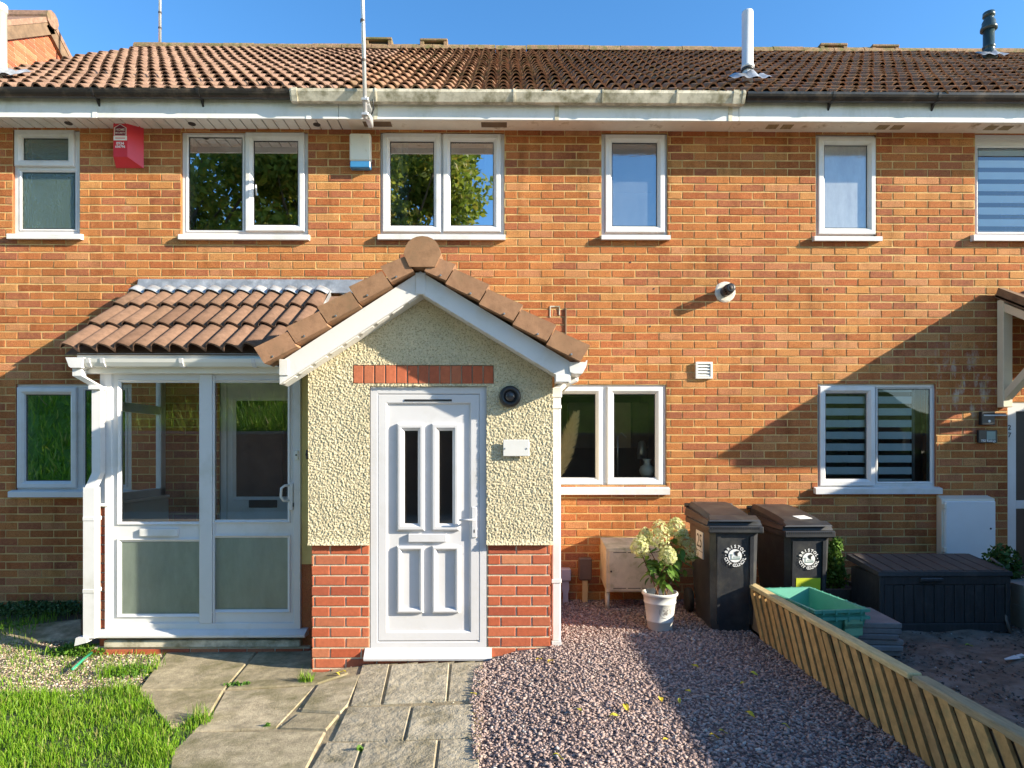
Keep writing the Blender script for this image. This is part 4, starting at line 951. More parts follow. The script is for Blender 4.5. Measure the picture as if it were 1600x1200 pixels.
# left side: dwarf wall with framed glass above
zdw = az_(790, YG)
xs0 = ax_(153, YG)
dw = MB().box(xs0+.008, q0-.002, YG+.022, -.01, -.35, zdw-.004).build('dwarf_wall', 'redmortar', gp)
for (a, b, c, d) in lay(xs0, q0+.0, -.30, zdw-.006, [], off=xs0, ln=.5):
    v_, f_ = brick_geo(a, b, c, d, YG+.012, YG+.03, .001); MB().add(v_, f_).build('brick', 'redbrick', dw)
rb = MB()
for (a, b, c, d) in lay(YG+.02, -.02, -.30, zdw-.006, [], off=.05): rb.box(xs0, xs0+.012, a, b, c, d)
rb.build('side_brickwork', 'redbrick', dw, kind='stuff')
MB().box(xs0-.025, q0+.03, YG-.012, -.01, zdw-.004, zdw+.022, .004).build('coping', 'pvc_clean', gp)
sf = MB()
for (za, zb2, ya, yb2) in ((zdw+.022, zdw+.09, YG+.06, -.02), (zh-.09, zh, YG+.06, -.02), (zdw+.022, zh, -.10, -.02), (zdw+.022, zh, YG+.02, YG+.09), (az_(640, YG), az_(625, YG), YG+.09, -.1)):
    sf.box(q0-.055, q0-.005, ya, yb2, za, zb2, .004)
sf.build('side_frame', 'pvc', gp)
MB().add([(q0-.03, YG+.08, zdw+.08), (q0-.03, -.05, zdw+.08), (q0-.03, -.05, zh-.05), (q0-.03, YG+.08, zh-.05)], [(0, 1, 2, 3)]).build('side_pane', 'glass_porch', gp)
MB().box(q0+.002, q0+.012, YG+.07, -.005, -.15, zdw+.0).build('side_panel', 'room_warm', gp)
# right pier between the porches, roughly painted
rp0 = q1+.002; rp1 = ax_(490, YG)
MB().box(rp0, rp1+.12, YG+.03, -.01, az_(882, YG), zh+.12).build('painted_pier', pm('yellow_cream_paint', (.62, .52, .22), .9, .08, 10, .3, 60), gp)
MB().box(rp0, rp1+.12, YG+.031, -.01, -.35, az_(882, YG)-.002).build('pier_base', 'brick', gp)
MB().box(q0, q1, YG+.08, -.01, -.21, -.16).build('floor', 'room_warm', gp)
MB().box(q0, q1, YG+.08, -.01, zh+.0, zh+.015).build('ceiling', 'room_warm', gp)
# inner front door
a, b, c, d = HOUSES[0]['door_op']
idr = MB().ring(a, b, -.16, d, [(0, .08), (0, .02), (.055, .02), (.06, .03), (.06, .08)]).build('inner_door', 'pvc', gp)
gq = opening(369, 450, 626, 776, .035)
sheet_with_holes(a+.05, b-.05, -.16, d-.05, [gq], .035).build('door_panel', 'pvc', idr)
MB().ring(gq[0]-.03, gq[1]+.03, gq[2]-.03, gq[3]+.03, [(0, .036), (0, .022), (.03, .034), (.03, .04)]).build('moulding', 'pvc', idr)
MB().add([(gq[0], .039, gq[2]), (gq[1], .039, gq[2]), (gq[1], .039, gq[3]), (gq[0], .039, gq[3])], [(0, 1, 2, 3)]).build('pane', 'glass_dark', idr)
h = opening(389, 433, 781, 793, .03); MB().box(h[0], h[1], .022, .034, h[2], h[3], .003).build('letter_plate', 'black', idr)
MB().add([(a, .3, -.2), (b, .3, -.2), (b, .3, d), (a, .3, d)], [(0, 1, 2, 3)]).build('hall_back', 'room_dark', idr)
# roof of the glazed porch
Yt, Ye = -.05, -1.02
rx0 = (ax_(199, Yt)+ax_(109, Ye))/2; rx1 = ax_(517, Yt)
zt_ = az_(459, Yt, 300); ze = az_(551, Ye, 300)
L = math.hypot(zt_-ze, Yt-Ye)
groof = MB().add([(rx0, Ye+.03, ze-.015), (rx1+.5, Ye+.03, ze-.015), (rx1+.5, Yt, zt_-.02), (rx0, Yt, zt_-.02)], [(0, 1, 2, 3)]).build('roof', 'tile_p', gp)
nc = 13; pt = (rx1-rx0)/nc; ga = L/3
tm = [tile_mesh('tile', 1, pt, ga+.03, .052, 'tile_p', .034, seed=20+i, asym=True) for i in range(3)]
bm_ = frame_mtx((rx0, Ye, ze), (1, 0, 0), (0, (Yt-Ye)/L, (zt_-ze)/L))
for r_ in range(3):
    for c_ in range(nc+(2 if r_ == 0 else 1 if r_ == 1 else 0)):
        place('tile', rng.choice(tm), bm_ @ Matrix.Translation((c_*pt, r_*ga+rng.uniform(-.004, .004), rng.uniform(-.002, .003))) @ Matrix.Rotation(R(rng.uniform(-.5, .5)), 4, 'Z'), groof)
# lead flashing: wall upstand and dressed apron
up = MB(); zf0, zf1 = zt_+.02, az_(436, -.01, 300)
up.prism([(-.004, zf1), (-.022, zf1-.004), (-.05, zf0+.01), (-.06, zf0-.01), (-.004, zf0-.01)], rx0+.02, ax_(575, -.02), 'x'); fl = up.build('lead_flashing', 'lead', gp)
n = nc*8; vs_ = []; f = []
for i in range(n+1):
    t = (i/8) % 1; aa = tile_prof(t, True)
    x = rx0+i/8*pt; zz = .046*aa
    for s_, o_ in ((L+.02, .030), (L-.09, .040), (L-.092, .032)):
        vs_.append(bm_ @ Vector((x-rx0, s_, zz+o_+.004)))
f = [(i*3+k, (i+1)*3+k, (i+1)*3+k+1, i*3+k+1) for i in range(n) for k in (0, 1)]
MB().add(vs_, f).build('lead_apron', 'lead', gp, True)
vl = MB(); a = Vector((rx1+.0, Yt, zt_+.04)); b = Vector((rx1, Ye, ze)); c = Vector((rx1+.02, Yt, zt_-.6)); d = Vector((ax_(578, -.03), Yt, zt_-.1)); e = Vector((ax_(578, -.03), -.012, zf1-.02))
vl.add([a, d, e, Vector((rx1, -.02, zf1-.03)), c, b], [(0, 1, 2, 3), (0, 4, 5)]); vl.build('lead_valley', 'lead', gp)
# gutter, fascia, downpipe
MB().box(ax_(122, YG-.03), q1, YG-.045, YG-.028, az_(585, YG), ze-.0, .003).build('fascia', 'pvc_clean', gp)
MB().box(ax_(122, YG-.03), q1, YG-.028, YG+.02, az_(585, YG), az_(572, YG)).build('head_soffit', 'pvc_clean', gp)
zg = az_(563, -1.07, 300); gl0, gl1 = ax_(126, -1.07), ax_(432, -1.07)
P = [(YG-.047, zg+.012), (YG-.047, zg-.035), (YG-.07, zg-.045), (YG-.12, zg-.045), (YG-.14, zg-.015), (YG-.15, zg+.012), (YG-.14, zg+.012), (YG-.132, zg-.012), (YG-.115, zg-.037), (YG-.07, zg-.037), (YG-.055, zg-.03), (YG-.055, zg+.012)]
gg = MB().prism(P, gl0, gl1, 'x').build('gutter', 'pvc_clean', gp)
for u in (138, 160, 283, 396):
    bx = ax_(u, -1.07); MB().prism([(y-.005, z-.006 if z < zg else z+.003) for y, z in P[:6]]+[(YG-.047, zg+.015)], bx-.014, bx+.014, 'x').build('gutter_bracket', 'pvc', gg)
hx = ax_(124, -1.03)
hop = MB(); hop.prism([(hx-.07, zg+.02), (hx-.045, zg-.05), (hx-.03, zg-.06), (hx+.05, zg-.06), (hx+.07, zg+.02)], YG-.155, YG-.05, 'y'); hop.build('gutter_outlet', 'pvc', gg)
dY = YG-.02
def qpipe(mb, p, q, w=.034, d=.03):
    p, q = Vector(p), Vector(q)
    mb.hexa([p+Vector((-w, -d, 0)), p+Vector((w, -d, 0)), p+Vector((w, d, 0)), p+Vector((-w, d, 0)), q+Vector((-w, -d, 0)), q+Vector((w, -d, 0)), q+Vector((w, d, 0)), q+Vector((-w, d, 0))])
dl = MB(); xa, xb = ax_(152, YG-.06), ax_(142, YG-.07); ya_, yb_ = YG-.045, YG-.06
qpipe(dl, (hx, YG-.10, zg-.12), (hx, YG-.10, zg-.05)); qpipe(dl, (xa, ya_, zg-.20), (hx, YG-.10, zg-.12)); qpipe(dl, (xa, ya_, az_(738, YG)), (xa, ya_, zg-.20)); qpipe(dl, (xb, yb_, az_(760, YG)), (xa, ya_, az_(738, YG))); qpipe(dl, (xb, yb_, az_(990, YG)), (xb, yb_, az_(760, YG)), .044, .036)
dl = dl.build('downpipe', 'pvc', gp)
for v in (608, 808, 918): 
    xx = xa if v < 780 else xb; MB().box(xx-.047, xx+.047, YG-.10, YG-.008, az_(v+3, YG), az_(v-3, YG), .003).build('pipe_clip', 'pvc', dl)
MB().prism([(ax_(142, YG)-.04, az_(988, YG)), (ax_(142, YG)+.04, az_(988, YG)), (ax_(142, YG)+.045, az_(995, YG)), (ax_(142, YG)-.05, az_(1000, YG))], YG-.12, YG-.02, 'y').build('pipe_shoe', 'pvc', dl)

# ------------------------------------------------------------------ door canopy of the right house
cx0 = ax_(1557, 0)-.02; cx1 = 6.05; zc1 = az_(457, 0, 1555); PRJ = .86; FALL = .47
cano = thing('door_canopy', 'tiled lean-to door canopy on cream timber brackets at the right edge', 'canopy', (5.3, 0, 1.9))
ang = math.atan2(FALL, PRJ); L = math.hypot(FALL, PRJ)
crf = MB().add([(cx0, -PRJ, zc1-FALL-.05), (cx1, -PRJ, zc1-FALL-.05), (cx1, -.005, zc1-.05), (cx0, -.005, zc1-.05), (cx0, -PRJ, zc1-FALL-.02), (cx1, -PRJ, zc1-FALL-.02), (cx1, -.005, zc1-.02), (cx0, -.005, zc1-.02)], [(0, 1, 2, 3), (4, 5, 6, 7), (0, 1, 5, 4), (0, 4, 7, 3)]).build('roof', 'brownboard', cano)
tmc = tile_mesh('tile', 2, .15, L/3+.03, .042, 'tile_p', seed=31)
bm_ = frame_mtx((cx0+.05, -PRJ-.03, zc1-FALL-.04), (1, 0, 0), (0, PRJ/L, FALL/L))
for r_ in range(3):
    for c_ in range(4): place('tile', tmc, bm_ @ Matrix.Translation((c_*.3, r_*L/3, 0)), crf)
MB().add([], [])
vb = MB(); d = Vector((0, PRJ, FALL)).normalized(); n3 = Vector((0, -d.z, d.y)); a = Vector((cx0, -PRJ-.03, zc1-FALL-.055)); b = Vector((cx0, -.006, zc1-.04)); o = Vector((.05, 0, 0))
vb.hexa([a, a+o, b+o, b, a+n3*.085, a+o+n3*.085, b+o+n3*.085, b+n3*.085]); vb.build('verge_board', 'brownboard', cano)
for X_ in (ax_(1564, 0), 5.95):
    br = MB(); zb_ = az_(637, 0, 1565)
    br.box(X_-.045, X_+.045, -.085, -.008, zb_, zc1-.08, .004)
    def beam(p, q, w=.035, hgt=.07):
        p, q = Vector(p), Vector(q); d = (q-p).normalized(); n3 = Vector((0, -d.z, d.y)); o = Vector((w, 0, 0))
        br.hexa([p-o-n3*hgt/2, p+o-n3*hgt/2, q+o-n3*hgt/2, q-o-n3*hgt/2, p-o+n3*hgt/2, p+o+n3*hgt/2, q+o+n3*hgt/2, q-o+n3*hgt/2])
    beam((X_, -.06, zc1-.15), (X_, -PRJ+.03, zc1-FALL-.10)); beam((X_, -.07, zb_+.10), (X_, -PRJ+.16, zc1-FALL-.02))
    br.build('bracket', 'canopywood', cano)
MB().box(cx0+.01, cx1, -PRJ-.012, -PRJ+.02, zc1-FALL-.16, zc1-FALL-.052, .003).build('front_fascia', 'canopywood', cano)
# front door of the right house
a, b, c, d = HOUSES[2]['door_op']
fdo = MB().ring(a, b, .0, d, [(0, .09), (0, .01), (.085, .01), (.09, .02), (.09, .09)]).build('door', 'pvc', h2)
MB().box(a+.085, b-.085, .03, .07, .02, d-.06).build('door_leaf', 'black', fdo)
zm = az_(787, 0, 1590); MB().box(a+.086, b-.086, .012, .03, zm-.05, zm+.03, .003).build('mid_rail', 'pvc', fdo)
MB().box(a+.086, b-.086, .0, .03, -.02, .03, .003).build('threshold', 'pvc', fdo)
mb = MB()
text_mb(mb, '2', .065, facing((a+.02, .006, az_(668, 0, 1576)), (.55, -.0, 0), (0, 0, 1)), .01); text_mb(mb, '7', .065, facing((a+.02, .006, az_(680, 0, 1576)), (1, 0, 0), (0, 0, 1)), .01)
mb.build('door_number', 'blackprint', fdo)

shade_porch = thing('porch', 'unseen brick porch beyond the right edge, added to shade the wall', 'porch', (7.1, -.7, 0))  # unseen porch added so its shadow falls across the right wall
MB().box(6.22, 8.0, -1.42, -.01, -.3, 2.0).build('wall', 'brick', shade_porch)
MB().prism([(6.12, 2.0), (8.1, 2.0), (7.11, 2.72)], -1.55, -.005, 'y').build('roof', 'tile_c', shade_porch)
MB().box(6.7, 7.5, -1.45, -1.41, 0, 1.95, .01).build('door', 'pvc', shade_porch)
# ------------------------------------------------------------------ fittings on the walls
def aerial(u, v0, v1, Y, lab, tilt=0):
    t = thing('aerial_pole', lab, 'pole', at(u, v1, Y)); b = at(u, v1, Y); e = at(u-tilt, v0, Y)
    MB().tube([b, e], .018 if Y < 1 else .02, 10).build('mast', 'steel', t, True); return t, b, e
t, b, e = aerial(571, -220, 186, YF-.16, 'tall silver aerial pole clamped to the fascia above the windows', 10)
for v in (157, 180):
    p = at(571, v, YF-.16); mb = MB(); mb.box(p.x-.03, p.x+.03, p.y-.03, p.y+.03, p.z-.012, p.z+.012, .003); mb.box(p.x-.006, p.x+.03, p.y+.02, YF+.002, p.z-.03, p.z-.005); mb.build('clamp', 'steel', t)
p = at(576, 182, YF-.1); MB().prism([(YF-.002, p.z+.03), (YF-.10, p.z+.02), (YF-.17, p.z-.01), (YF-.16, p.z-.04), (YF-.002, p.z-.045)], p.x-.02, p.x+.02, 'x').build('bracket', 'steel', t)
mb = MB(); mb.tube([at(583, 155, YF-.12), at(584, 170, YF-.06), at(578, 186, YF-.05)], .006, 6); mb.build('coax_cable', 'black', t, True)
for v in (33, 95): 
    p = at(570.5-(186-v)/40, v, YF-.16); MB().lathe([(.02, -.012), (.021, -.012), (.021, .012), (.02, .012)], p, 10).build('joint', 'vent_dark', t)
t, b, e = aerial(250, -200, 70, Y_R+.2, 'thin pale aerial pole standing behind the ridge of the left roof', 0)
for v in (20, 44): p = at(250, v, Y_R+.2); MB().lathe([(.022, -.012), (.024, -.012), (.024, .012), (.022, .012)], p, 10).build('joint', 'vent_dark', t)

def roof_point(u, v):
    lo, hi_ = Y_E, Y_R
    for _ in range(40):
        m_ = (lo+hi_)/2; p = at(u, v, m_)
        if p.z > Z_E+(m_-Y_E)*math.tan(ANG)+.02: lo = m_
        else: hi_ = m_
    return at(u, v, lo)
def flashing(t, p, w=.32):
    mb = MB(); n = 14; d = Vector((0, math.cos(ANG), math.sin(ANG))); nn = Vector((0, -math.sin(ANG), math.cos(ANG))); vs_ = []
    for i in range(n+1):
        for j in range(5):
            x = (i/n-.5)*w*1.3; s_ = (j/4-.5)*w*.8; hgt = .062+.012*math.sin(x*47)+rng.uniform(-.004, .004)+.05*math.exp(-(x*x+s_*s_)/.006)
            vs_.append(p+Vector((x, 0, 0))+d*s_+nn*hgt)
    mb.add(vs_, [(i*5+j, (i+1)*5+j, (i+1)*5+j+1, i*5+j+1) for i in range(n) for j in range(4)]); mb.build('lead_slate', 'lead', t, True)
p = roof_point(1168, 130); sc = FPX/(p.y+DCAM)
t = thing('vent_pipe', 'pale grey soil vent pipe on lead flashing above the middle roof end', 'vent pipe', p)
flashing(t, p); hgt = 112/sc; r0 = 8.6/sc
MB().lathe([(r0*.9, -.05), (r0*.9, hgt*.22)], p, 20).build('base_pipe', 'pipegrey', t, True)
MB().lathe([(r0*1.0, hgt*.2), (r0*1.16, hgt*.205), (r0*1.16, hgt*.235), (r0, hgt*.24), (r0, hgt*.985), (r0*.94, hgt), (r0*.82, hgt), (r0*.82, hgt*.8)], p, 20).build('pipe', 'pipegrey', t, True)
MB().lathe([(r0*1.1, hgt*.165), (r0*1.12, hgt*.165), (r0*1.12, hgt*.20), (r0*1.1, hgt*.20)], p, 20).build('collar', 'black', t, True)
p = roof_point(0, 124); sc = FPX/(p.y+DCAM)
t = thing('vent_pipe', 'white vent pipe at the far left edge of the roof', 'vent pipe', p)
flashing(t, p, .4); hgt = 115/sc; r0 = 10/sc
MB().lathe([(r0*.9, -.05), (r0*.9, hgt*.9), (r0*.98, hgt*.9), (r0*.98, hgt), (r0*.8, hgt), (r0*.8, hgt*.8)], p, 20).build('pipe', 'pvc_clean', t, True)
for k in range(3): MB().lathe([(r0*1.0, hgt*(.92+.03*k)), (r0*1.02, hgt*(.92+.03*k)), (r0*1.02, hgt*(.93+.03*k)), (r0*1.0, hgt*(.93+.03*k))], p, 20).build('slot', 'pipegrey', t, True)
p = roof_point(1545, 92); sc = FPX/(p.y+DCAM)
t = thing('boiler_flue', 'black boiler flue terminal near the ridge of the right roof', 'flue', p)
flashing(t, p, .34); hgt = 74/sc; r0 = 8.5/sc
MB().lathe([(r0*1.3, -.05), (r0*1.3, .03), (r0*.95, hgt*.16), (r0*.95, hgt*.22), (r0*1.05, hgt*.23), (r0*1.05, hgt*.26), (r0*.92, hgt*.27), (r0*.92, hgt*.60)], p, 20).build('pipe', 'flueblack', t, True)
MB().lathe([(r0*.95, hgt*.60), (r0*1.35, hgt*.61), (r0*1.35, hgt*.66), (r0*1.1, hgt*.72), (r0*1.1, hgt*.78), (r0*.8, hgt*.84), (r0*.8, hgt*.88)], p, 20).build('cowl', 'flueblack', t, True)
MB().lathe([(r0*.75, hgt*.88), (r0*1.0, hgt*.90), (r0*.95, hgt*.98), (r0*.4, hgt)], p, 20).build('cap', 'flueblack', t, True)

# wall flue
p = at(1133, 456, 0); t = thing('wall_flue', 'black balanced flue poking out of the brickwork in a mortar ring', 'flue', p)
mb = MB(); mb.lathe([(.0, -.006), (.085, -.006), (.10, .0), (.105, .008)], p, 22, 'y'); mb.build('mortar_ring', pm('pale_mortar_patch', (.66, .62, .54), .9, .1, 30, .5, 80), t)
MB().lathe([(.050, 0), (.050, -.09), (.046, -.095), (.03, -.095)], p, 22, 'y').build('pipe', 'black', t, True)
for k in range(14):
    a = 2*math.pi*k/14; MB().tube([p+Vector((.046*math.cos(a), -.09, .046*math.sin(a))), p+Vector((.04*math.cos(a), -.15, .04*math.sin(a)))], .004, 5).build('cage_bar', 'black', t)
MB().lathe([(.0, -.155), (.030, -.16), (.044, -.155), (.044, -.14), (.02, -.135)], p, 20, 'y').build('terminal_cap', 'black', t, True)
MB().lathe([(.0, -.09), (.024, -.09), (.024, -.158), (.0, -.162)], p, 14, 'y').build('terminal_core', 'vent_dark', t, True)
p = at(884, 502, 0); MB().box(p.x-.008, p.x+.008, -.012, .004, az_(526, 0), az_(481, 0), .003).build('conduit', 'brownboard', h1)
q = opening(859, 875, 478, 496, 0)
mb = MB(); mb.box(q[0], q[1], -.006, .002, q[3]-.012, q[3]); mb.box(q[0], q[0]+.010, -.006, .002, q[2], q[3]-.0125); mb.box(q[1]-.010, q[1], -.006, .002, q[2]+.02, q[3]-.0125); mb.build('sealant_mark', 'pvc_cream', h1)
for (u, v) in ((1022, 451), (1016, 510), (985, 410), (1293, 452)):
    p = at(u, v, 0); MB().lathe([(0, -.0035), (.007, -.003), (.010, .004)], p, 8, 'y').build('fixing_hole', 'vent_dark', h1 if u < 1200 else h2)
# louvre vent
q = opening(1086, 1112, 566, 592, 0); t = thing('air_vent', 'white louvred air vent on the brickwork above the kitchen window', 'vent', ((q[0]+q[1])/2, 0, q[2]))
MB().ring(q[0], q[1], q[2], q[3], [(0, .005), (0, -.028), (.018, -.03), (.02, -.01)]).build('frame', 'pvc_clean', t)
for k in range(4):
    zz = q[2]+.02+(q[3]-q[2]-.04)*k/4; hh = (q[3]-q[2]-.04)/4
    MB().prism([(-.010, zz+hh), (-.026, zz+.006), (-.026, zz+.001), (-.006, zz+hh-.006)], q[0]+.018, q[1]-.018, 'x').build('louvre', 'pvc_clean', t)
MB().box(q[0]+.01, q[1]-.01, -.006, .004, q[2]+.01, q[3]-.01).build('backing', 'vent_dark', t)
# red alarm
ya = -.085
q = opening(177, 199, 199, 262, ya); qr = ax_(225, 0)
t = thing('alarm_box', 'red bell box with white printed house sign under the left soffit', 'alarm box', (q[1], 0, q[2]))
xf0, xf1 = q[0], q[1]; xb0 = ax_(177, 0)+.01; xb1 = qr; zT = az_(199, 0, 200); zB = az_(263, 0, 200); zF = az_(245, ya, 190)
MB().add([(xf0, ya, zF), (xf1+.0, ya, zF), (xf1, ya, zT), (xf0, ya, zT), (xb0+.02, -.004, zB), (xb1, -.004, zB), (xb1, -.004, zT), (xb0, -.004, zT)], [(0, 1, 2, 3), (0, 4, 5, 1), (1, 5, 6, 2), (3, 2, 6, 7), (0, 3, 7, 4), (4, 7, 6, 5)]).build('case', 'red', t)
w_ = xf1-xf0; xm = (xf0+xf1)/2
mb = MB(); hb = zT-.012; zr_ = zT-.10*1.2
house_out = [(xf0+.008, zr_), (xf1-.008, zr_), (xf1-.008, hb-.035), (xm, hb), (xf0+.008, hb-.035)]
mb.prism(house_out, ya-.0015, ya-.0005, 'y'); mb.build('house_outline', 'whiteprint', t)
ins = [(xm+(x-xm)*.88, zr_+(z-zr_)*.93+.002) for x, z in house_out]; MB().prism(ins, ya-.0025, ya-.0012, 'y').build('house_print', 'maroon', t)
mb = MB(); F3 = lambda z: facing((xm, ya-.003, z), (1, 0, 0), (0, 0, 1))
text_mb(mb, 'HOME', .030, F3(hb-.055), .012, .0003); text_mb(mb, 'SECURITY', .021, F3(hb-.085), .012, .0003)
text_mb(mb, '0934', .036, F3(zr_-.075), .03, .0003); text_mb(mb, '636796', .031, F3(zr_-.105), .03, .0003); mb.build('lettering', 'whiteprint', t)
MB().box(xf0+.003, xf1-.003, ya-.0015, ya-.0005, zr_-.045, zr_-.004).build('white_band', 'whiteprint', t)
MB().box(xf0+.02, xf1-.02, ya-.0025, ya-.0012, zr_-.028, zr_-.021).build('band_line', 'red', t)
for k in range(5):
    z_ = zT-.045-k*.022; c_ = Vector((xf1+.012+.012, ya*.86, z_)); d_ = Vector((xb1-xf1, -ya, 0)).normalized()
    a_ = Vector((xf1, ya, z_))+d_*.06; b_ = a_+d_*.07; n_out = Vector((-d_.y, d_.x, 0))*-1
    MB().hexa([a_+n_out*.0008, b_+n_out*.0008+Vector((0, 0, -.015)), b_+n_out*.0008+Vector((0, 0, -.009)), a_+n_out*.0008+Vector((0, 0, .006)), a_-n_out*.002, b_-n_out*.002+Vector((0, 0, -.015)), b_-n_out*.002+Vector((0, 0, -.009)), a_-n_out*.002+Vector((0, 0, .006))]).build('sounder_slot', 'maroon', t)
# white alarm
q = opening(546, 579, 208, 262, -.07); t = thing('alarm_box', 'ivory bell box with blue base between two upstairs windows', 'alarm box', ((q[0]+q[1])/2, 0, q[2]))
zm = az_(252, -.07); MB().box(q[0], q[1], -.075, -.002, zm, q[3], .012).build('case', 'alarmwhite', t); MB().box(q[0]+.003, q[1]-.002, -.072, -.002, q[2], zm-.001, .008).build('strobe_base', 'blue', t)
# round porch lamp / sensor and plaque
p = at(797, 620, YP-.02); t = thing('porch_light', 'round black porch lamp beside the front door', 'lamp', p)
MB().lathe([(.078, .0), (.078, -.03), (.070, -.045), (.048, -.05), (.044, -.04), (.030, -.04)], p, 28, 'y').build('bezel', 'black', t, True)
MB().lathe([(.0, -.066), (.02, -.066), (.032, -.060), (.036, -.035)], p, 20, 'y').build('lens', 'dome', t, True)
q = opening(786, 827, 687, 713, YP-.045); t = thing('door_plaque', 'blank frosted plaque with two screws on the roughcast', 'plaque', ((q[0]+q[1])/2, YP, q[2]))
MB().box(q[0], q[1], YP-.050, YP-.042, q[2], q[3], .006).build('plate', 'plaque', t)
for u in (789, 823):
    p = at(u, 701, YP-.05); MB().lathe([(0, -.004), (.006, -.003), (.007, .03)], p, 10, 'y').build('screw', 'brass', t)
# small camera on the porch side
p = at(478, 710, YP+.10); t = thing('door_camera', 'small dark camera bracket on the left side of the gabled porch', 'camera', p)
mb = MB(); mb.box(px0-.045, px0+.004, YP+.06, YP+.12, p.z-.035, p.z+.035, .006); mb.build('body', 'black', t); MB().lathe([(0, -.05), (.016, -.05), (.018, -.03)], (px0-.025, YP+.09, p.z), 12, 'y').build('lens', 'dome', t)
# letter-sized fittings by the right door
q = opening(1533, 1571, 643, 664, -.04); t = thing('doorbell_panel', 'small black lamp box with a pale bar beside the right-hand door', 'doorbell', (q[0], 0, q[2]))
MB().box(q[0], ax_(1554, -.04), -.05, -.004, q[2], q[3], .005).build('case', 'black', t)
z_ = az_(649, -.04, 1550); MB().box(ax_(1537, -.05), q[1], -.056, -.046, z_-.006, z_+.006, .002).build('light_bar', 'pipegrey', t); MB().box(ax_(1537, -.05), q[1], -.05, -.004, z_+.0065, z_+.02, .002).build('hood', 'black', t)
p = at(1546, 658, -.05); MB().lathe([(0, -.003), (.012, -.002), (.013, .003)], p, 12, 'y').build('button', 'whiteprint', t)
q = opening(1529, 1558, 672, 692, -.03); t = thing('house_sign', 'small black house name sign with grey window below the lamp box', 'sign', (q[0], 0, q[2]))
MB().box(q[0], q[1], -.034, -.004, q[2], q[3], .003).build('plate', 'black', t); MB().box(q[0]+.075, q[1]-.02, -.0365, -.033, q[2]+.03, q[3]-.012).build('window', 'ship', t)
mb = MB(); text_mb(mb, 'The Ratings', .030, facing(((q[0]+q[1])/2, -.0365, q[2]+.018), (1, 0, 0), (0, 0, 1)), .008); mb.box(q[0]+.02, q[0]+.07, -.0365, -.034, q[2]+.028, q[2]+.031); mb.build('lettering', 'whiteprint', t)
# white meter cabinet
ym = -.15
q = opening(1478, 1553, 783, 880, ym); t = thing('meter_cabinet', 'white wall meter cabinet above the dark storage box', 'meter box', (q[0], 0, q[2]))
xw = ax_(1463, 0); zw = az_(774, 0, 1500)
MB().add([(q[0]-.02, ym+.03, q[2]), (q[1]+.03, ym+.03, q[2]), (q[1]+.03, ym+.03, q[3]+.02), (q[0]-.02, ym+.03, q[3]+.02), (xw, -.002, q[2]), (q[1]+.05, -.002, q[2]), (q[1]+.05, -.002, zw), (xw, -.002, zw)], [(0, 1, 2, 3), (0, 3, 7, 4), (1, 5, 6, 2), (3, 2, 6, 7), (0, 4, 5, 1)]).build('housing', 'meterside_bounce', t)
md = MB().box(q[0], q[1]+.02, ym, ym+.032, q[2]+.02, q[3], .008).build('cabinet_door', 'meter', t)
p = at(1548, 826, ym); MB().lathe([(0, -.004), (.009, -.003), (.01, .003)], p, 10, 'y').build('lock', 'vent_dark', md)
for v in (791, 859): p = at(1476, v, ym+.01); MB().box(p.x-.012, p.x+.012, ym-.004, ym+.03, p.z-.022, p.z+.022, .003).build('hinge', 'meterside_bounce', t)
# gas meter box
yg = -.36; x0g = ax_(938, 0); x1g = x0g+.52
t = thing('gas_meter_box', 'mossy beige gas meter box low on the wall behind the flower pot', 'meter box', (x0g, 0, .05))
zt0 = az_(840, -.01, 940); zt1 = az_(857, yg, 950); zb0 = az_(925, yg, 950)
MB().add([(x0g+.0, yg, zb0), (x1g, yg, zb0), (x1g, yg, zt1), (x0g, yg, zt1), (x0g, -.004, zb0+.06), (x1g, -.004, zb0+.06), (x1g, -.004, zt0), (x0g, -.004, zt0)], [(0, 1, 2, 3), (0, 3, 7, 4), (1, 5, 6, 2), (3, 2, 6, 7), (0, 4, 5, 1)]).build('housing', 'gasbox', t)
xd = ax_(951, yg); gd = MB().box(xd, x1g-.03, yg-.012, yg-.001, zb0+.01, zt1-.012, .004).build('box_door', 'gasbox', t)
for zz in (zb0+.035, zt1-.035):
    for k in range(3): MB().box(xd+.04+k*.13, xd+.155+k*.13, yg-.0135, yg-.011, zz-.003, zz+.003).build('vent_slot', 'vent_dark', gd)
p = at(955, 893, yg-.013); MB().lathe([(0, -.004), (.009, -.003), (.01, .003)], p, 10, 'y').build('lock', 'vent_dark', gd)
p = at(949, 932, yg+.03); MB().tube([(p.x, p.y, zb0+.02), (p.x, p.y, -.03)], .022, 10).build('service_pipe', 'pvc_cream', t, True)

# ------------------------------------------------------------------ left behind: stake lamps by the wall
q = opening(904, 925, 872, 907, -.14); t = thing('stake_lamp', 'brown square-headed lamp on a pale wooden stake by the wall', 'garden lamp', (q[0]+.06, -.12, 0))
MB().box(q[0], q[1], -.15, -.07, q[2], q[3], .012).build('head', 'lamphead', t); xm = (q[0]+q[1])/2; MB().box(xm-.026, xm+.026, -.125, -.09, -.03, q[2]-.001, .004).build('stake', 'stake', t)
q = opening(876, 892, 889, 908, -.14); t = thing('stake_lamp', 'small lilac-grey lamp on a spade-shaped spike beside the downpipe', 'garden lamp', (q[0]+.05, -.12, 0))
MB().box(q[0], q[1], -.15, -.06, q[2], q[3], .008).build('head', 'lampgrey', t); xm = (q[0]+q[1])/2
MB().prism([(xm-.03, q[2]-.001), (xm-.034, q[2]-.08), (xm-.022, q[2]-.12), (xm-.028, -.03), (xm+.028, -.03), (xm+.022, q[2]-.12), (xm+.034, q[2]-.08), (xm+.03, q[2]-.001)], -.125, -.095, 'y').build('spike', 'lampgrey', t)

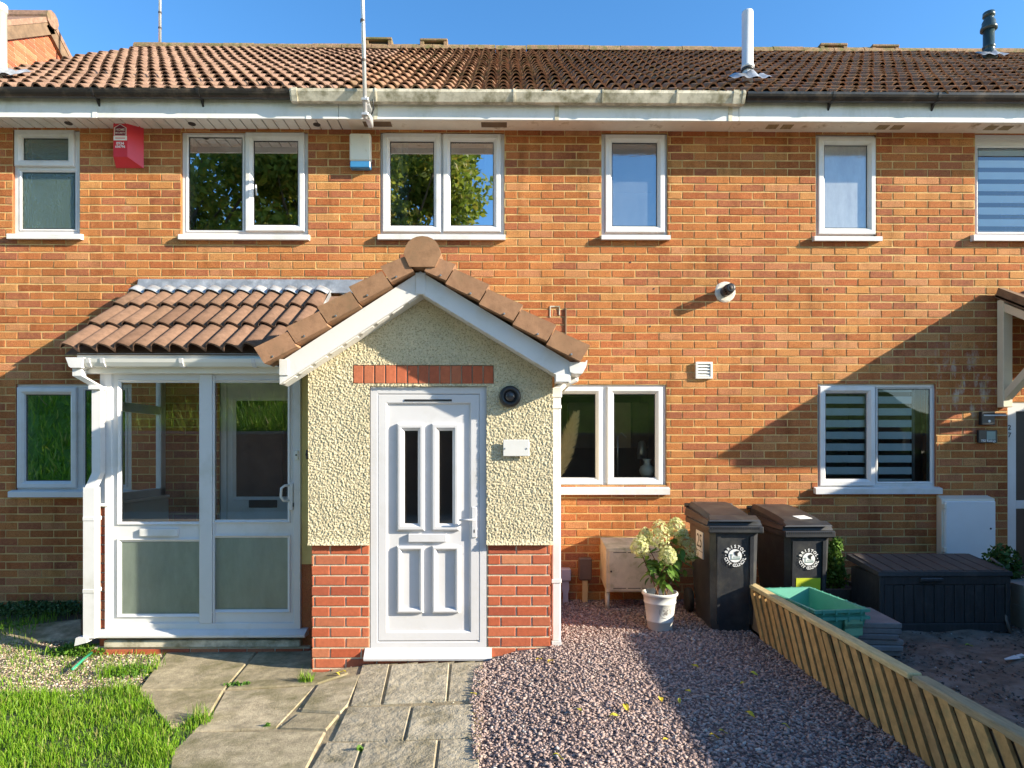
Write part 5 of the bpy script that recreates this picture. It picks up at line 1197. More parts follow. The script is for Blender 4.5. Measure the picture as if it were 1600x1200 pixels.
# ------------------------------------------------------------------ wheelie bins
def arc_text(mb, txt, c, r, a0, a1, size, y, inward=False):
    n = len(txt)
    for i, ch in enumerate(txt):
        if ch == ' ': continue
        a = R(a0+(a1-a0)*(i/(n-1)))
        pos = Vector((c[0]+r*math.cos(a), y, c[1]+r*math.sin(a)))
        out = Vector((math.cos(a), 0, math.sin(a)))
        upv = -out if inward else out
        right = Vector((upv.z, 0, -upv.x))
        text_mb(mb, ch, size, facing(pos, right, upv), .03, .0004)
def wheelie_bin(lab, fl, br_, zrim, zlid, number=None, sticker=False, lidpaper=False):
    """fl: front-left top corner (x, y); br_: rear-left corner; local x along front"""
    t = thing('wheelie_bin', lab, 'bin', (fl[0]+.2, fl[1]+.35, 0), 'wheelie bins by the wall')
    d = Vector((br_[0]-fl[0], br_[1]-fl[1], 0)); Ld = d.length; d.normalize(); r_ = Vector((d.y, -d.x, 0))
    mt = Matrix((r_, d, Vector((0, 0, 1)))).transposed().to_4x4(); mt.translation = Vector((fl[0], fl[1], 0))
    W = .425; TX = lambda mb: MB().add([mt @ Vector(v) for v in mb.v], mb.f)
    zb = .0; zr_ = zrim-.055
    # body: tapered shell in rings with chamfered corners and a recessed front panel
    mb = MB(); rings = []
    def ringpts(x0, x1, y0, y1, c, z): return [(x0+c, y0, z), (x1-c, y0, z), (x1, y0+c, z), (x1, y1-c, z), (x1-c, y1, z), (x0+c, y1, z), (x0, y1-c, z), (x0, y0+c, z)]
    lv = [(.045, W-.045, .05, Ld-.20, .05, .0), (.042, W-.042, .045, Ld-.18, .05, .06), (.030, W-.030, .03, Ld-.09, .045, .42), (.024, W-.024, .022, Ld-.05, .04, zr_-.02), (.020, W-.020, .02, Ld-.045, .035, zr_+.03)]
    for l_ in lv: rings += ringpts(*l_)
    fs = [(i*8+k, i*8+(k+1) % 8, (i+1)*8+(k+1) % 8, (i+1)*8+k) for i in range(len(lv)-1) for k in range(8)]+[tuple(range(7, -1, -1))]
    mb.add(rings, fs); body = TX(mb).build('body', 'bin', t)
    # front ribs either side of the flat panel
    mb = MB()
    for x_ in (.085, W-.085):
        mb.hexa([(x_-.012, .032, .06), (x_+.012, .032, .06), (x_+.010, .06, .06), (x_-.010, .06, .06), (x_-.014, .004, zr_-.03), (x_+.014, .004, zr_-.03), (x_+.010, .04, zr_-.03), (x_-.010, .04, zr_-.03)])
    TX(mb).build('front_rib', 'bin', body)
    mb = MB(); mb.ring(-.0, W, -.0, 1, [])
    # rim with comb edge
    mb = MB(); mb.box(0, W, -.012, .05, zr_, zrim, .008); mb.box(0, .03, .02, Ld-.03, zr_+.004, zrim-.004, .006); mb.box(W-.03, W, .02, Ld-.03, zr_+.004, zrim-.004, .006); mb.box(.0, W, Ld-.06, Ld-.02, zr_, zrim, .006)
    rim = TX(mb).build('rim', 'bin', t)
    mb = MB()
    for k in range(22): mb.box(.02+k*(W-.04)/22, .02+k*(W-.04)/22+.007, -.0145, -.011, zrim-.022, zrim-.004)
    TX(mb).build('rim_comb', 'tyre', rim, kind='stuff')
    # lid: flange then raised crown, falling to the front
    def lid_solid(x0, x1, y0, y1, h0, h1, th0, th1, b):
        m2 = MB(); m2.add([(x0, y0, h0), (x1, y0, h0), (x1, y1, h1), (x0, y1, h1), (x0+b, y0+b, h0+th0), (x1-b, y0+b, h0+th0), (x1-b, y1-b, h1+th1), (x0+b, y1-b, h1+th1)], [(0, 3, 2, 1), (0, 1, 5, 4), (1, 2, 6, 5), (2, 3, 7, 6), (3, 0, 4, 7), (4, 5, 6, 7)]); return m2
    zf = zrim+.002
    lid = TX(lid_solid(-.002, W+.002, .035, Ld+.015, zf, zf+.004, .034, .072, .012)).build('lid', 'bin', t)
    mb = MB(); n = 10; vs_ = []
    for i in range(n+1):
        t_ = i/n; y = .05+(Ld-.03)*t_; zc = zf+.036+(zlid-zf-.036)*min(1, t_*1.15)**.55
        for x in (.03, .06, W*.35, W*.65, W-.06, W-.03):
            e = 0 if .055 < x < W-.055 else -.035
            vs_.append((x, y, zc+e))
    fs = [(i*6+k, i*6+k+1, (i+1)*6+k+1, (i+1)*6+k) for i in range(n) for k in range(5)]
    fs += [(n*6+k, n*6+k+1, k+1, k) for k in range(0)]
    mb.add(vs_, fs)
    mb.add([vs_[k] for k in range(6)]+[(v[0], v[1]+.004, zf+.01) for v in vs_[:6]], [(k, k+1, 6+k+1, 6+k) for k in range(5)])
    mb.add([vs_[n*6+k] for k in range(6)]+[(v[0], v[1], zf+.06) for v in vs_[n*6:]], [(k, k+1, 6+k+1, 6+k) for k in range(5)])
    for s_ in (0, 5):
        cv = [vs_[i*6+s_] for i in range(n+1)]; mb.add(cv+[(v[0], v[1], zf+.02) for v in cv], [(i, i+1, n+1+i+1, n+1+i) for i in range(n)])
    TX(mb).build('lid_crown', 'bin', lid)
    mb = MB(); mb.hexa([(-.0, .0, zf+.034), (W-.02, .0, zf+.036), (W-.02, .09, zf+.062), (.02, .09, zf+.062), (.015, .004, zf+.045), (W-.03, .004, zf+.048), (W-.03, .09, zf+.074), (.03, .09, zf+.074)])
    TX(mb).build('lid_lip', 'bin', lid)
    mb = MB(); mb.tube([(.0, Ld+.01, zlid-.03), (W, Ld+.01, zlid-.03)], .018, 10); TX(mb).build('handle_bar', 'bin', t, True)
    # wheels
    for x_ in (-.02, W-.03):
        mb = MB(); mb.lathe([(.055, .0), (.10, .0), (.105, .01), (.105, .04), (.10, .05), (.055, .05)], (x_, Ld-.13, .105), 24, 'x'); w_ = TX(mb).build('wheel', 'tyre', t, True)
        mb = MB(); mb.lathe([(.0, .004), (.02, .003), (.056, .012), (.056, .04), (0, .045)], (x_, Ld-.13, .105), 16, 'x'); TX(mb).build('hub', 'bin', w_)
    mb = MB(); mb.tube([(.0, Ld-.13, .105), (W, Ld-.13, .105)], .012, 8); TX(mb).build('axle', 'steel', t)
    # council emblem on the front panel
    yf = lambda z: .045+(.022-.045)*((z-.06)/(zr_-.08))-.004
    zc_ = zr_-.18; yq = yf(zc_)-.004; tl = Matrix.Rotation(math.atan2(-.023, zr_-.08)*-1, 4, 'X')
    mb = MB(); mb.lathe([(.0, -.001), (.052, -.001), (.052, .004)], (W/2, yq, zc_), 32, 'y'); em = TX(mb).build('emblem', 'whiteprint', t)
    mb = MB(); cx_ = W/2
    mb.prism([(cx_-.008, zc_+.03), (cx_+.012, zc_+.04), (cx_+.035, zc_+.036), (cx_+.018, zc_+.018), (cx_+.02, zc_-.002), (cx_+.002, zc_+.005), (cx_-.006, zc_+.015)], yq-.003, yq-.0012, 'y')
    TX(mb).build('emblem_sail', 'blackprint', em)
    mb = MB()
    mb.box(cx_-.032, cx_-.027, yq-.003, yq-.0012, zc_-.03, zc_+.015); mb.box(cx_-.044, cx_-.016, yq-.003, yq-.0012, zc_+.006, zc_+.010); mb.prism([(cx_-.040, zc_-.030), (cx_+.036, zc_-.030), (cx_+.042, zc_-.014), (cx_-.02, zc_-.020)], yq-.0026, yq-.0011, 'y'); mb.prism([(cx_-.014, zc_-.012), (cx_+.04, zc_-.010), (cx_+.036, zc_-.004), (cx_-.012, zc_-.006)], yq-.0026, yq-.0011, 'y')
    TX(mb).build('emblem_ship', 'ship', em)
    mb = MB(); arc_text(mb, 'BRISTOL', (W/2, zc_), .073, 155, 25, .034, yq-.001); arc_text(mb, 'CITY COUNCIL', (W/2, zc_), .075, 197, 343, .034, yq-.001, True)
    for a in (176, 4): mb.box(W/2+.073*math.cos(R(a))-.003, W/2+.073*math.cos(R(a))+.003, yq-.002, yq, zc_+.073*math.sin(R(a))-.003, zc_+.073*math.sin(R(a))+.003)
    TX(mb).build('lettering', 'whiteprint', em)
    if number:
        xq = .026
        mb = MB(); z1_, z0_ = zr_-.03, zr_-.25; y0_, y1_ = .24, .46
        mb.hexa([(xq-.006, y0_, z0_), (xq-.006, y1_, z0_), (xq-.006, y1_, z1_), (xq-.006, y0_, z1_), (xq+.01, y0_, z0_), (xq+.01, y1_, z0_), (xq+.01, y1_, z1_), (xq+.01, y0_, z1_)])
        st = TX(mb).build('number_sticker', 'whiteprint', t)
        mb = MB(); text_mb(mb, number, .16, mt @ facing((xq-.0075, (y0_+y1_)/2, z1_-.085), (0, -1, 0), (0, 0, 1)), .0, .0004)
        m3 = MB(); m3.box(xq-.008, xq-.0065, y0_+.01, y1_-.01, z0_+.055, z0_+.059); m3 = TX(m3); mb.add(m3.v, m3.f); mb.build('number', 'blackprint', st)
    if sticker:
        mb = MB(); zs2 = zc_-.16; mb.hexa([(.11, yf(zs2-.13)-.004, zs2-.13), (W-.11, yf(zs2-.13)-.004, zs2-.13), (W-.11, yf(zs2-.13)+.01, zs2-.13), (.11, yf(zs2-.13)+.01, zs2-.13), (.11, yf(zs2)-.004, zs2), (W-.11, yf(zs2)-.004, zs2), (W-.11, yf(zs2)+.01, zs2), (.11, yf(zs2)+.01, zs2)])
        TX(mb).build('yellow_sticker', 'yellow', t)
    if lidpaper:
        mb = MB(); mb.hexa([(.21, .16, zf+.079), (.32, .17, zf+.083), (.29, .25, zf+.099), (.18, .24, zf+.096), (.21, .16, zf+.082), (.32, .17, zf+.086), (.29, .25, zf+.102), (.18, .24, zf+.099)])
        TX(mb).build('lid_label', 'whiteprint', lid)
    return t
fl1 = at(1107, 830, -1.08); wheelie_bin('black wheelie bin with number 25 sticker, next to the flower pot', (fl1.x, fl1.y), (ax_(1070, -.30), -.30), az_(822, -1.08, 1150), az_(784, -.30, 1100), number='25')
fl2 = at(1226, 838, -.82); wheelie_bin('black wheelie bin with yellow sticker, behind the green crates', (fl2.x, fl2.y), (ax_(1168, -.06), -.06), az_(830, -.82, 1265), az_(788, -.06, 1200), sticker=True, lidpaper=True)

# ------------------------------------------------------------------ leaf helpers
def leaf_cloud(centers, size, n_each, seed, flat=.25, ratio=.5):
    r = np.random.default_rng(seed); Vs = []
    for (c, rad, n) in centers:
        n = int(n*n_each)
        d = r.normal(size=(n, 3)); d /= np.linalg.norm(d, axis=1)[:, None]; rr = r.random(n)**.45
        p = np.array(c)+d*rr[:, None]*np.array(rad)
        ax1 = r.normal(size=(n, 3))+d*.8; ax1 /= np.linalg.norm(ax1, axis=1)[:, None]
        t = r.normal(size=(n, 3)); ax2 = np.cross(ax1, t); ax2 /= np.linalg.norm(ax2, axis=1)[:, None]
        s = size*r.uniform(.6, 1.3, n)[:, None]
        nn = np.cross(ax1, ax2)*s*.12
        q = np.stack([p-ax1*s, p-ax2*s*ratio+nn, p+ax1*s, p+ax2*s*ratio+nn], 1); Vs.append(q)
    V = np.concatenate(Vs).reshape(-1, 3); F = np.arange(len(V)).reshape(-1, 4); return V, F

# ------------------------------------------------------------------ hydrangea in its pot
pb = ground_at(1031, 983); pb.z = 0
t = thing('flower_pot', 'pale grey ribbed flower pot with round printed mark on the slate chippings', 'pot', pb)
S = .305
MB().lathe([(.0, .0), (.088, .0), (.095, .01), (.103, .07), (.106, .072), (.107, .082), (.105, .086), (.122, .215), (.126, .218), (.127, .226), (.124, .23), (.131, .275), (.140, .280), (.143, .292), (.138, .302), (.128, .302), (.122, .285), (.112, .22)], pb, 36).build('shell', 'potwhite', t, True)
MB().lathe([(0, .24), (.06, .245), (.118, .238)], pb, 24).build('compost', 'soil', t, True)
mk_ = MB(); mc = pb+Vector((.018, 0, .165))
def onpot(dx, dz): 
    r_ = .113+.1*(.165+dz-.15); a = math.asin(max(-.9, min(.9, (dx+.018)/r_))); return pb+Vector((r_*math.sin(a), -(r_*math.cos(a))-.0015, .165+dz))
for (ra, rb_) in ((.048, .051), (.030, .032)):
    n = 36
    for k in range(n):
        a0, a1 = 2*math.pi*k/n, 2*math.pi*(k+1)/n
        mk_.add([onpot(ra*math.cos(a0), ra*math.sin(a0)), onpot(ra*math.cos(a1), ra*math.sin(a1)), onpot(rb_*math.cos(a1), rb_*math.sin(a1)), onpot(rb_*math.cos(a0), rb_*math.sin(a0))], [(0, 1, 2, 3)])
rr = random.Random(4)
for k in range(15):
    a = R(200-k*15.5); c_ = (.041*math.cos(a), .041*math.sin(a)); w = .0035; 
    mk_.add([onpot(c_[0]-w, c_[1]-w*1.2), onpot(c_[0]+w*rr.uniform(.2, 1), c_[1]-w), onpot(c_[0]+w, c_[1]+w*1.2), onpot(c_[0]-w*rr.uniform(.2, 1), c_[1]+w)], [(0, 1, 2, 3)])
for pts in ([(-.018, -.022), (.012, -.026), (.02, -.006), (.002, .002), (-.012, -.004)], [(-.004, .004), (.014, .0), (.02, .016), (.004, .022)], [(-.022, .006), (-.010, .002), (-.008, .016), (-.018, .02)]):
    mk_.add([onpot(x, z) for x, z in pts], [tuple(range(len(pts)))])
mk_.build('printed_mark', 'potmark', t)
hyd = thing('hydrangea', 'cream flowering hydrangea growing in the pale grey pot', 'plant', pb+Vector((0, 0, .24)))
heads = [((1000, 852), .058, .075, 0), ((1030, 835), .066, .10, .02), ((1056, 824), .062, .07, .05), ((1043, 867), .056, .062, -.10), ((1008, 838), .045, .06, .12), ((1076, 858), .06, .085, .13), ((1068, 840), .05, .06, .12)]
leafm = []
for k in range(3):
    r_ = random.Random(60+k); n = 6; vs_ = []
    for i in range(n+1):
        t_ = i/n; w = .021*math.sin(math.pi*min(1, t_**.8))**.9+.0006; z = -.03*t_*t_-.002
        vs_ += [(-w, t_*.09, z+.006), (0, t_*.09, z), (w, t_*.09, z+.006)]
    me = bpy.data.meshes.new('leaf'); me.from_pydata(vs_, [], [(i*3+j, i*3+j+1, (i+1)*3+j+1, (i+1)*3+j) for i in range(n) for j in (0, 1)]); me.materials.append(M['leaf']); me.polygons.foreach_set('use_smooth', [True]*len(me.polygons)); leafm.append(me)
rr = random.Random(9)
for hi, ((u, v), rx, rz, dy) in enumerate(heads):
    c = at(u, v, pb.y+dy); b0 = pb+Vector((rr.uniform(-.06, .06), rr.uniform(-.06, .06), .24)); mid = b0.lerp(c, .55)+Vector((rr.uniform(-.02, .02), 0, .02))
    mb = MB(); mb.tube([b0, b0.lerp(mid, .5)+Vector((0, 0, .01)), mid, c-Vector((0, 0, rz*.5))], [.006, .0055, .005, .003], 6); mb.build('stem', 'stem', hyd, True)
    V, F = [], []
    rx *= 1.2; rz *= 1.15; nfl = 300 if hi < 5 else 220; vv = []
    for k in range(nfl):
        a = rr.uniform(0, 2*math.pi); zz = rr.uniform(-1, 1); prof = math.sqrt(max(0, 1-zz*zz))*(1-.28*zz)
        rad = rr.uniform(.75, 1.08)
        p = c+Vector((rx*prof*math.cos(a)*rad, rx*prof*math.sin(a)*rad, rz*zz*rad)); nrm = Vector((math.cos(a)*prof, math.sin(a)*prof, zz*.8+.15)).normalized()+Vector((rr.uniform(-.3, .3), rr.uniform(-.3, .3), rr.uniform(-.3, .3))); nrm.normalize()
        t1 = nrm.orthogonal().normalized(); t1.rotate(Matrix.Rotation(rr.uniform(0, 6.3), 3, nrm)); t2 = nrm.cross(t1); s_ = rr.uniform(.009, .0135)
        for (d1, d2) in ((t1, t2), (t2, -t1), (-t1, -t2), (-t2, t1)):
            V += [p, p+(d1*.8+d2*.45)*s_+nrm*.002, p+d1*1.15*s_+nrm*.003, p+(d1*.8-d2*.45)*s_+nrm*.002]
    F = [tuple(range(i, i+4)) for i in range(0, len(V), 4)]
    MB().add(V, F).build('flower_head', 'floret', hyd)
for k in range(120):
    (u, v), rx, rz, dy = heads[k % len(heads)]
    c = at(u, v, pb.y+dy); b0 = pb+Vector((0, 0, .26)); t_ = rr.uniform(.30, .86); p = b0.lerp(c, t_)+Vector((rr.uniform(-.04, .04), rr.uniform(-.05, .03), rr.uniform(-.02, .02)))
    az = rr.uniform(0, 360); m = Matrix.Translation(p) @ Matrix.Rotation(R(az), 4, 'Z') @ Matrix.Rotation(R(rr.uniform(-45, 25)), 4, 'X') @ Matrix.Rotation(R(rr.uniform(-30, 30)), 4, 'Y') @ Matrix.Scale(rr.uniform(.7, 1.25), 4)
    place('leaf', rr.choice(leafm), m, hyd)

# ------------------------------------------------------------------ low picket edging fence
XF = 1.945
fence = thing('edging_fence', 'low timber edging fence of slanted slats between gravel and garden', 'fence', (XF, -2, 0))
y = -.86; k = 0
mes = []
sh, hgt = .24, .345
def slat_mesh(i):
    r_ = random.Random(200+i); w = .062; mb = MB(); th = .016; w = .066
    a = [(0, 0, -.04), (0, -w, -.04), (0, -w+sh, hgt), (0, sh, hgt)]
    pts = [(x-th/2, y_, z) for x, y_, z in a]+[(x+th/2, y_, z) for x, y_, z in a]; mb.hexa(pts)
    me = bpy.data.meshes.new('slat'); me.from_pydata(mb.v, [], mb.f); me.materials.append(M['wood']); return me
mes = [slat_mesh(i) for i in range(4)]
y = -1.05
while y > -4.2:
    gap_ = False
    if not gap_:
        place('slat', rng.choice(mes), Matrix.Translation((XF-.012+rng.uniform(-.003, .003), y-sh, rng.uniform(-.008, .004))) @ Matrix.Rotation(R(rng.uniform(-1, 1)), 4, 'X'), fence)
    y -= .103
MB().box(XF+.004, XF+.030, -4.4, -.80, .02, hgt-.03).build('gap_shade_board', 'brownboard', fence)  # added dark board, putting shade into the gaps between slats
yj = -3.02
MB().box(XF-.028, XF+.042, yj, -.80, hgt, hgt+.032, .006).build('top_rail', 'woodtop', fence)
MB().box(XF-.020, XF+.055, -4.5, yj-.012, hgt-.012, hgt+.026, .006).build('top_rail', 'woodold', fence)
MB().box(XF+.031, XF+.08, yj-.08, yj-.01, -.2, hgt-.02, .004).build('post', 'woodold', fence)
for y in (-1.7, -2.5): MB().box(XF+.031, XF+.075, y-.03, y+.03, -.2, hgt-.005, .004).build('post', 'woodold', fence)
# edging slabs behind the fence
edg = setting(MB().box(XF+.10, XF+.36, -4.4, -1.9, -.05, -.02).build('edging_path', 'ground'))
y = -1.72; k = 0
while y > -4.4:
    MB().box(XF+.085, XF+.40+.02*(k % 2), y-.445, y, -.02, .035+rng.uniform(-.004, .004), .006, Matrix.Translation((XF+.2, y, 0)) @ Matrix.Rotation(R(rng.uniform(-1.2, 1.2)), 4, 'Z') @ Matrix.Translation((-XF-.2, -y, 0))).build('slab', 'edging', edg); y -= .455; k += 1

# ------------------------------------------------------------------ stacked concrete slabs
ss = ['topmost grey concrete slab on the stack beside the storage box', 'second slab from the top of the grey slab stack', 'third slab down in the grey slab stack', 'fourth slab down in the grey slab stack', 'fifth slab down in the grey slab stack', 'bottom slab of the grey stack standing on the dirt']
for k in range(6):
    z = .005+(5-k)*.0385
    ox, oy = rng.uniform(-.018, .018), rng.uniform(-.015, .015)
    m = Matrix.Translation((2.60+ox, -1.44+oy, z)) @ Matrix.Rotation(R(-4+rng.uniform(-4, 4)), 4, 'Z')
    o = MB().box(-.165, .165, -.225, .225, 0, .037, .005, m).build('paving_slab', 'slabstack'); tag(o, ss[k], 'slab', 'stacked paving slabs')

# ------------------------------------------------------------------ green recycling crates
def crate(lab, z0, dz, top):
    t = thing('recycling_crate', lab, 'crate', (2.27, -1.35, z0), 'nested green recycling crates')
    mt = Matrix.Translation((2.27, -1.36, 0)) @ Matrix.Rotation(R(6), 4, 'Z')
    def rr_(hx, hy, z): return [(-hx, -hy, z), (hx, -hy, z), (hx, hy, z), (-hx, hy, z)]
    zt = z0+dz
    lv = [rr_(.145, .27, z0), rr_(.185, .335, zt-.02), rr_(.205, .355, zt-.02), rr_(.205, .355, zt), rr_(.180, .33, zt), rr_(.142, .265, z0+.012)]
    mb = MB(); mb.add([mt @ Vector(p) for l_ in lv for p in l_], [(i*4+k, i*4+(k+1) % 4, (i+1)*4+(k+1) % 4, (i+1)*4+k) for i in range(5) for k in range(4)]+[(3, 2, 1, 0), (20, 21, 22, 23)])
    sh_ = mb.build('shell', 'green', t)
    mb = MB()
    for s_ in (-1, 1):
        for k in range(7): y = -.29+k*.097; mb.box(s_*.205-.005, s_*.205+.005, y-.006, y+.006, zt-.03, zt+.002, 0, mt)
        for k in range(4): x = -.14+k*.093; mb.box(x-.006, x+.006, s_*.355-.005, s_*.355+.005, zt-.03, zt+.002, 0, mt)
    mb.build('rim_rib', 'green', sh_, kind='stuff')
    mb = MB(); mb.box(.02, .15, -.352, -.330, zt-.13, zt-.05, 0, mt); mb.build('label_panel', 'crateprint', t)
    return t
crate('upper of the two nested green recycling crates, open and empty', .055, .285, True)
crate('lower green recycling crate holding another crate, behind the edging fence', .006, .285, False)

# ------------------------------------------------------------------ storage box
sx0, sx1 = ax_(1372, -1.08), ax_(1577, -1.08); t = thing('storage_box', 'long black plank-effect plastic storage box on the dirt', 'storage box', ((sx0+sx1)/2, -.85, 0))
zt = az_(893, -1.08, 1450)
sb_ = MB().box(sx0+.015, sx1-.012, -1.08, -.66, .0, zt-.03, .008).build('body', 'storage', t)
npk = 12; w_ = (sx1-sx0-.08)/npk
for k in range(npk): MB().box(sx0+.04+k*w_+.003, sx0+.04+(k+1)*w_-.003, -1.088, -1.079, .075, zt-.105, .003).build('plank', 'storage', sb_)
MB().box(sx0+.018, sx1-.015, -1.090, -1.078, .004, .07, .003).build('bottom_rail', 'storage', sb_); MB().box(sx0+.018, sx1-.015, -1.092, -1.078, zt-.10, zt-.032, .003).build('top_rail', 'storage', sb_)
for xx in (sx0+.005, sx1-.035): MB().box(xx, xx+.035, -1.094, -1.06, .0, zt-.031, .004).build('corner_post', 'storage', sb_)
lid = MB().hexa([(sx0-.012, -1.105, zt-.03), (sx1+.012, -1.105, zt-.03), (sx1+.012, -.63, zt+.02), (sx0-.012, -.63, zt+.02), (sx0-.008, -1.10, zt+.0), (sx1+.008, -1.10, zt+.0), (sx1+.008, -.635, zt+.065), (sx0-.008, -.635, zt+.065)]).build('lid', 'storage', t)
for k in range(9):
    w2 = (sx1-sx0-.06)/9; x_ = sx0+.03+k*w2
    MB().hexa([(x_+.004, -1.085, zt-.01), (x_+w2-.004, -1.085, zt-.01), (x_+w2-.004, -.65, zt+.05), (x_+.004, -.65, zt+.05), (x_+.006, -1.08, zt+.010), (x_+w2-.006, -1.08, zt+.010), (x_+w2-.006, -.655, zt+.070), (x_+.006, -.655, zt+.070)]).build('lid_plank', 'storagelid', lid)
xm = (ax_(1440, -1.1)+ax_(1470, -1.1))/2; MB().box(xm-.09, xm+.09, -1.118, -1.09, zt-.075, zt-.045, .006).build('handle', 'storage', t)

# ------------------------------------------------------------------ shrubs and planters on the right
def shrub(name, lab, cs, size, n, mat, pot_pts, seed, stem_to):
    t = thing(name, lab, 'shrub', pot_pts)
    V, F = leaf_cloud(cs, size, n, seed); np_mesh('foliage', V, F, mat, t, kind=None)
    mb = MB(); b = Vector(pot_pts)
    rr_ = random.Random(seed)
    for k in range(4):
        e = Vector(stem_to)+Vector((rr_.uniform(-.05, .05), rr_.uniform(-.05, .05), rr_.uniform(-.08, .05))); mb.tube([b+Vector((rr_.uniform(-.02, .02), 0, 0)), b.lerp(e, .5), e], [.007, .005, .003], 6)
    mb.build('stem', 'stem', t); return t
pc = at(1306, 935, -.42)
t = thing('planter_box', 'dark square planter of soil between the bins and storage box', 'planter', (2.86, -.45, 0))
zp = az_(920, -.60, 1310); a, b = ax_(1262, -.6), ax_(1360, -.6)
MB().ring(a, b, -.64, -.22, []) if False else None
mb = MB(); mb.box(a, b, -.62, -.59, 0, zp, .004); mb.box(a, b, -.25, -.22, 0, zp, .004); mb.box(a, a+.03, -.59, -.25, 0, zp-.001, .004); mb.box(b-.03, b, -.59, -.25, 0, zp-.001, .004); mb.build('sides', 'storagelid', t)
MB().box(a+.03, b-.03, -.59, -.25, .02, zp-.03).build('soil', 'soil', t)
c = at(1304, 880, -.42)
shrub('box_shrub', 'upright bright green leafy shrub in the dark planter', [((c.x, c.y, c.z+.02), (.085, .085, .20), 1.0), ((c.x, c.y, c.z-.12), (.12, .11, .14), .9), ((c.x+.02, c.y, c.z+.15), (.05, .05, .10), .35)], .022, 620, 'leaf', (c.x, c.y, zp-.03), 5, (c.x, c.y, c.z+.1))
c = at(1566, 880, -.75)
t = thing('planter_pot', 'stone-grey stacked planter pots at the right edge', 'planter', (ax_(1606, -1.0), -.95, 0))
for k, (v0, v1) in enumerate(((912, 946), (946, 990))):
    z1_, z0_ = az_(v0, -1.0, 1595), max(.0, az_(v1+4, -1.0, 1595)); xx = ax_(1587+4*k, -1.0)
    MB().add([(xx+.03, -1.05, z0_), (xx+.35, -1.05, z0_), (xx+.35, -.75, z0_), (xx+.03, -.75, z0_), (xx, -1.08, z1_), (xx+.38, -1.08, z1_), (xx+.38, -.72, z1_), (xx, -.72, z1_)], [(3, 2, 1, 0), (0, 1, 5, 4), (1, 2, 6, 5), (2, 3, 7, 6), (3, 0, 4, 7), (4, 5, 6, 7)]).build('pot', 'ivorypot', t)
shrub('box_shrub', 'rounded dark green shrub in front of the white door frame', [((c.x, c.y, c.z), (.14, .13, .16), 1.0), ((c.x+.06, c.y, c.z-.12), (.10, .1, .12), .5)], .026, 600, 'leafdark', (c.x+.03, c.y, .02), 6, (c.x, c.y, c.z+.05))
mb = MB(); mb.tube([at(1548, 872, -.80), at(1566, 884, -.84), at(1577, 905, -.9), at(1577, 930, -.98), at(1571, 950, -1.05), at(1572, 968, -1.1), at(1580, 992, -1.12)], .011, 7)
tag(mb.build('cable', 'cable', None, True), 'brown cable hanging down beside the right end of the storage box', 'cable')
# unseen hedge, added and shaped to shade the garden and gravel
hg = thing('shade_hedge', 'unseen clipped hedge added at the far right to shade the garden', 'hedge', (5.25, -3.4, 0))
cs = [((5.25+rng.uniform(-.06, .06), -2.75-.42*k, .5+.45*j), (.38, .32, .34), 1.0) for k in range(8) for j in range(3)]+[((5.25, -1.4-.4*k, .4+.4*j), (.36, .3, .3), 1.0) for k in range(3) for j in range(3)]
V, F = leaf_cloud(cs, .045, 620, 77); Q = V.reshape(-1, 4, 3); top = np.where(Q[:, :, 1].mean(1) < -2.42, 1.80, 1.44); V = Q[Q[:, :, 2].max(1) < top].reshape(-1, 3); np_mesh('foliage', V, np.arange(len(V)).reshape(-1, 4), 'leafdark', hg)
MB().box(4.95, 5.5, -6.1, -2.45, .0, 1.74, .08).build('shade_core', 'bark', hg); MB().box(4.95, 5.5, -2.44, -1.15, .0, 1.38, .06).build('shade_core', 'bark', hg)  # solid blocks inside the added hedge that cast its shade
# white scraper on the dirt
p = ground_at(1580, 1036); t = thing('scraper', 'small white plastic trowel lying on the dirt', 'trowel', p)
m = Matrix.Translation((p.x, p.y, .03)) @ Matrix.Rotation(R(22), 4, 'Z') @ Matrix.Rotation(R(10), 4, 'X')
mb = MB(); mb.prism([(-.07, -.004), (.07, -.022), (.075, .022), (-.06, .01)], 0, .005, 'z', m); mb.build('blade', 'pvc', t)
mb = MB(); mb.prism([(.07, -.012), (.13, -.016), (.135, .014), (.07, .012)], -.002, .012, 'z', m); mb.build('handle', 'pvc', t)

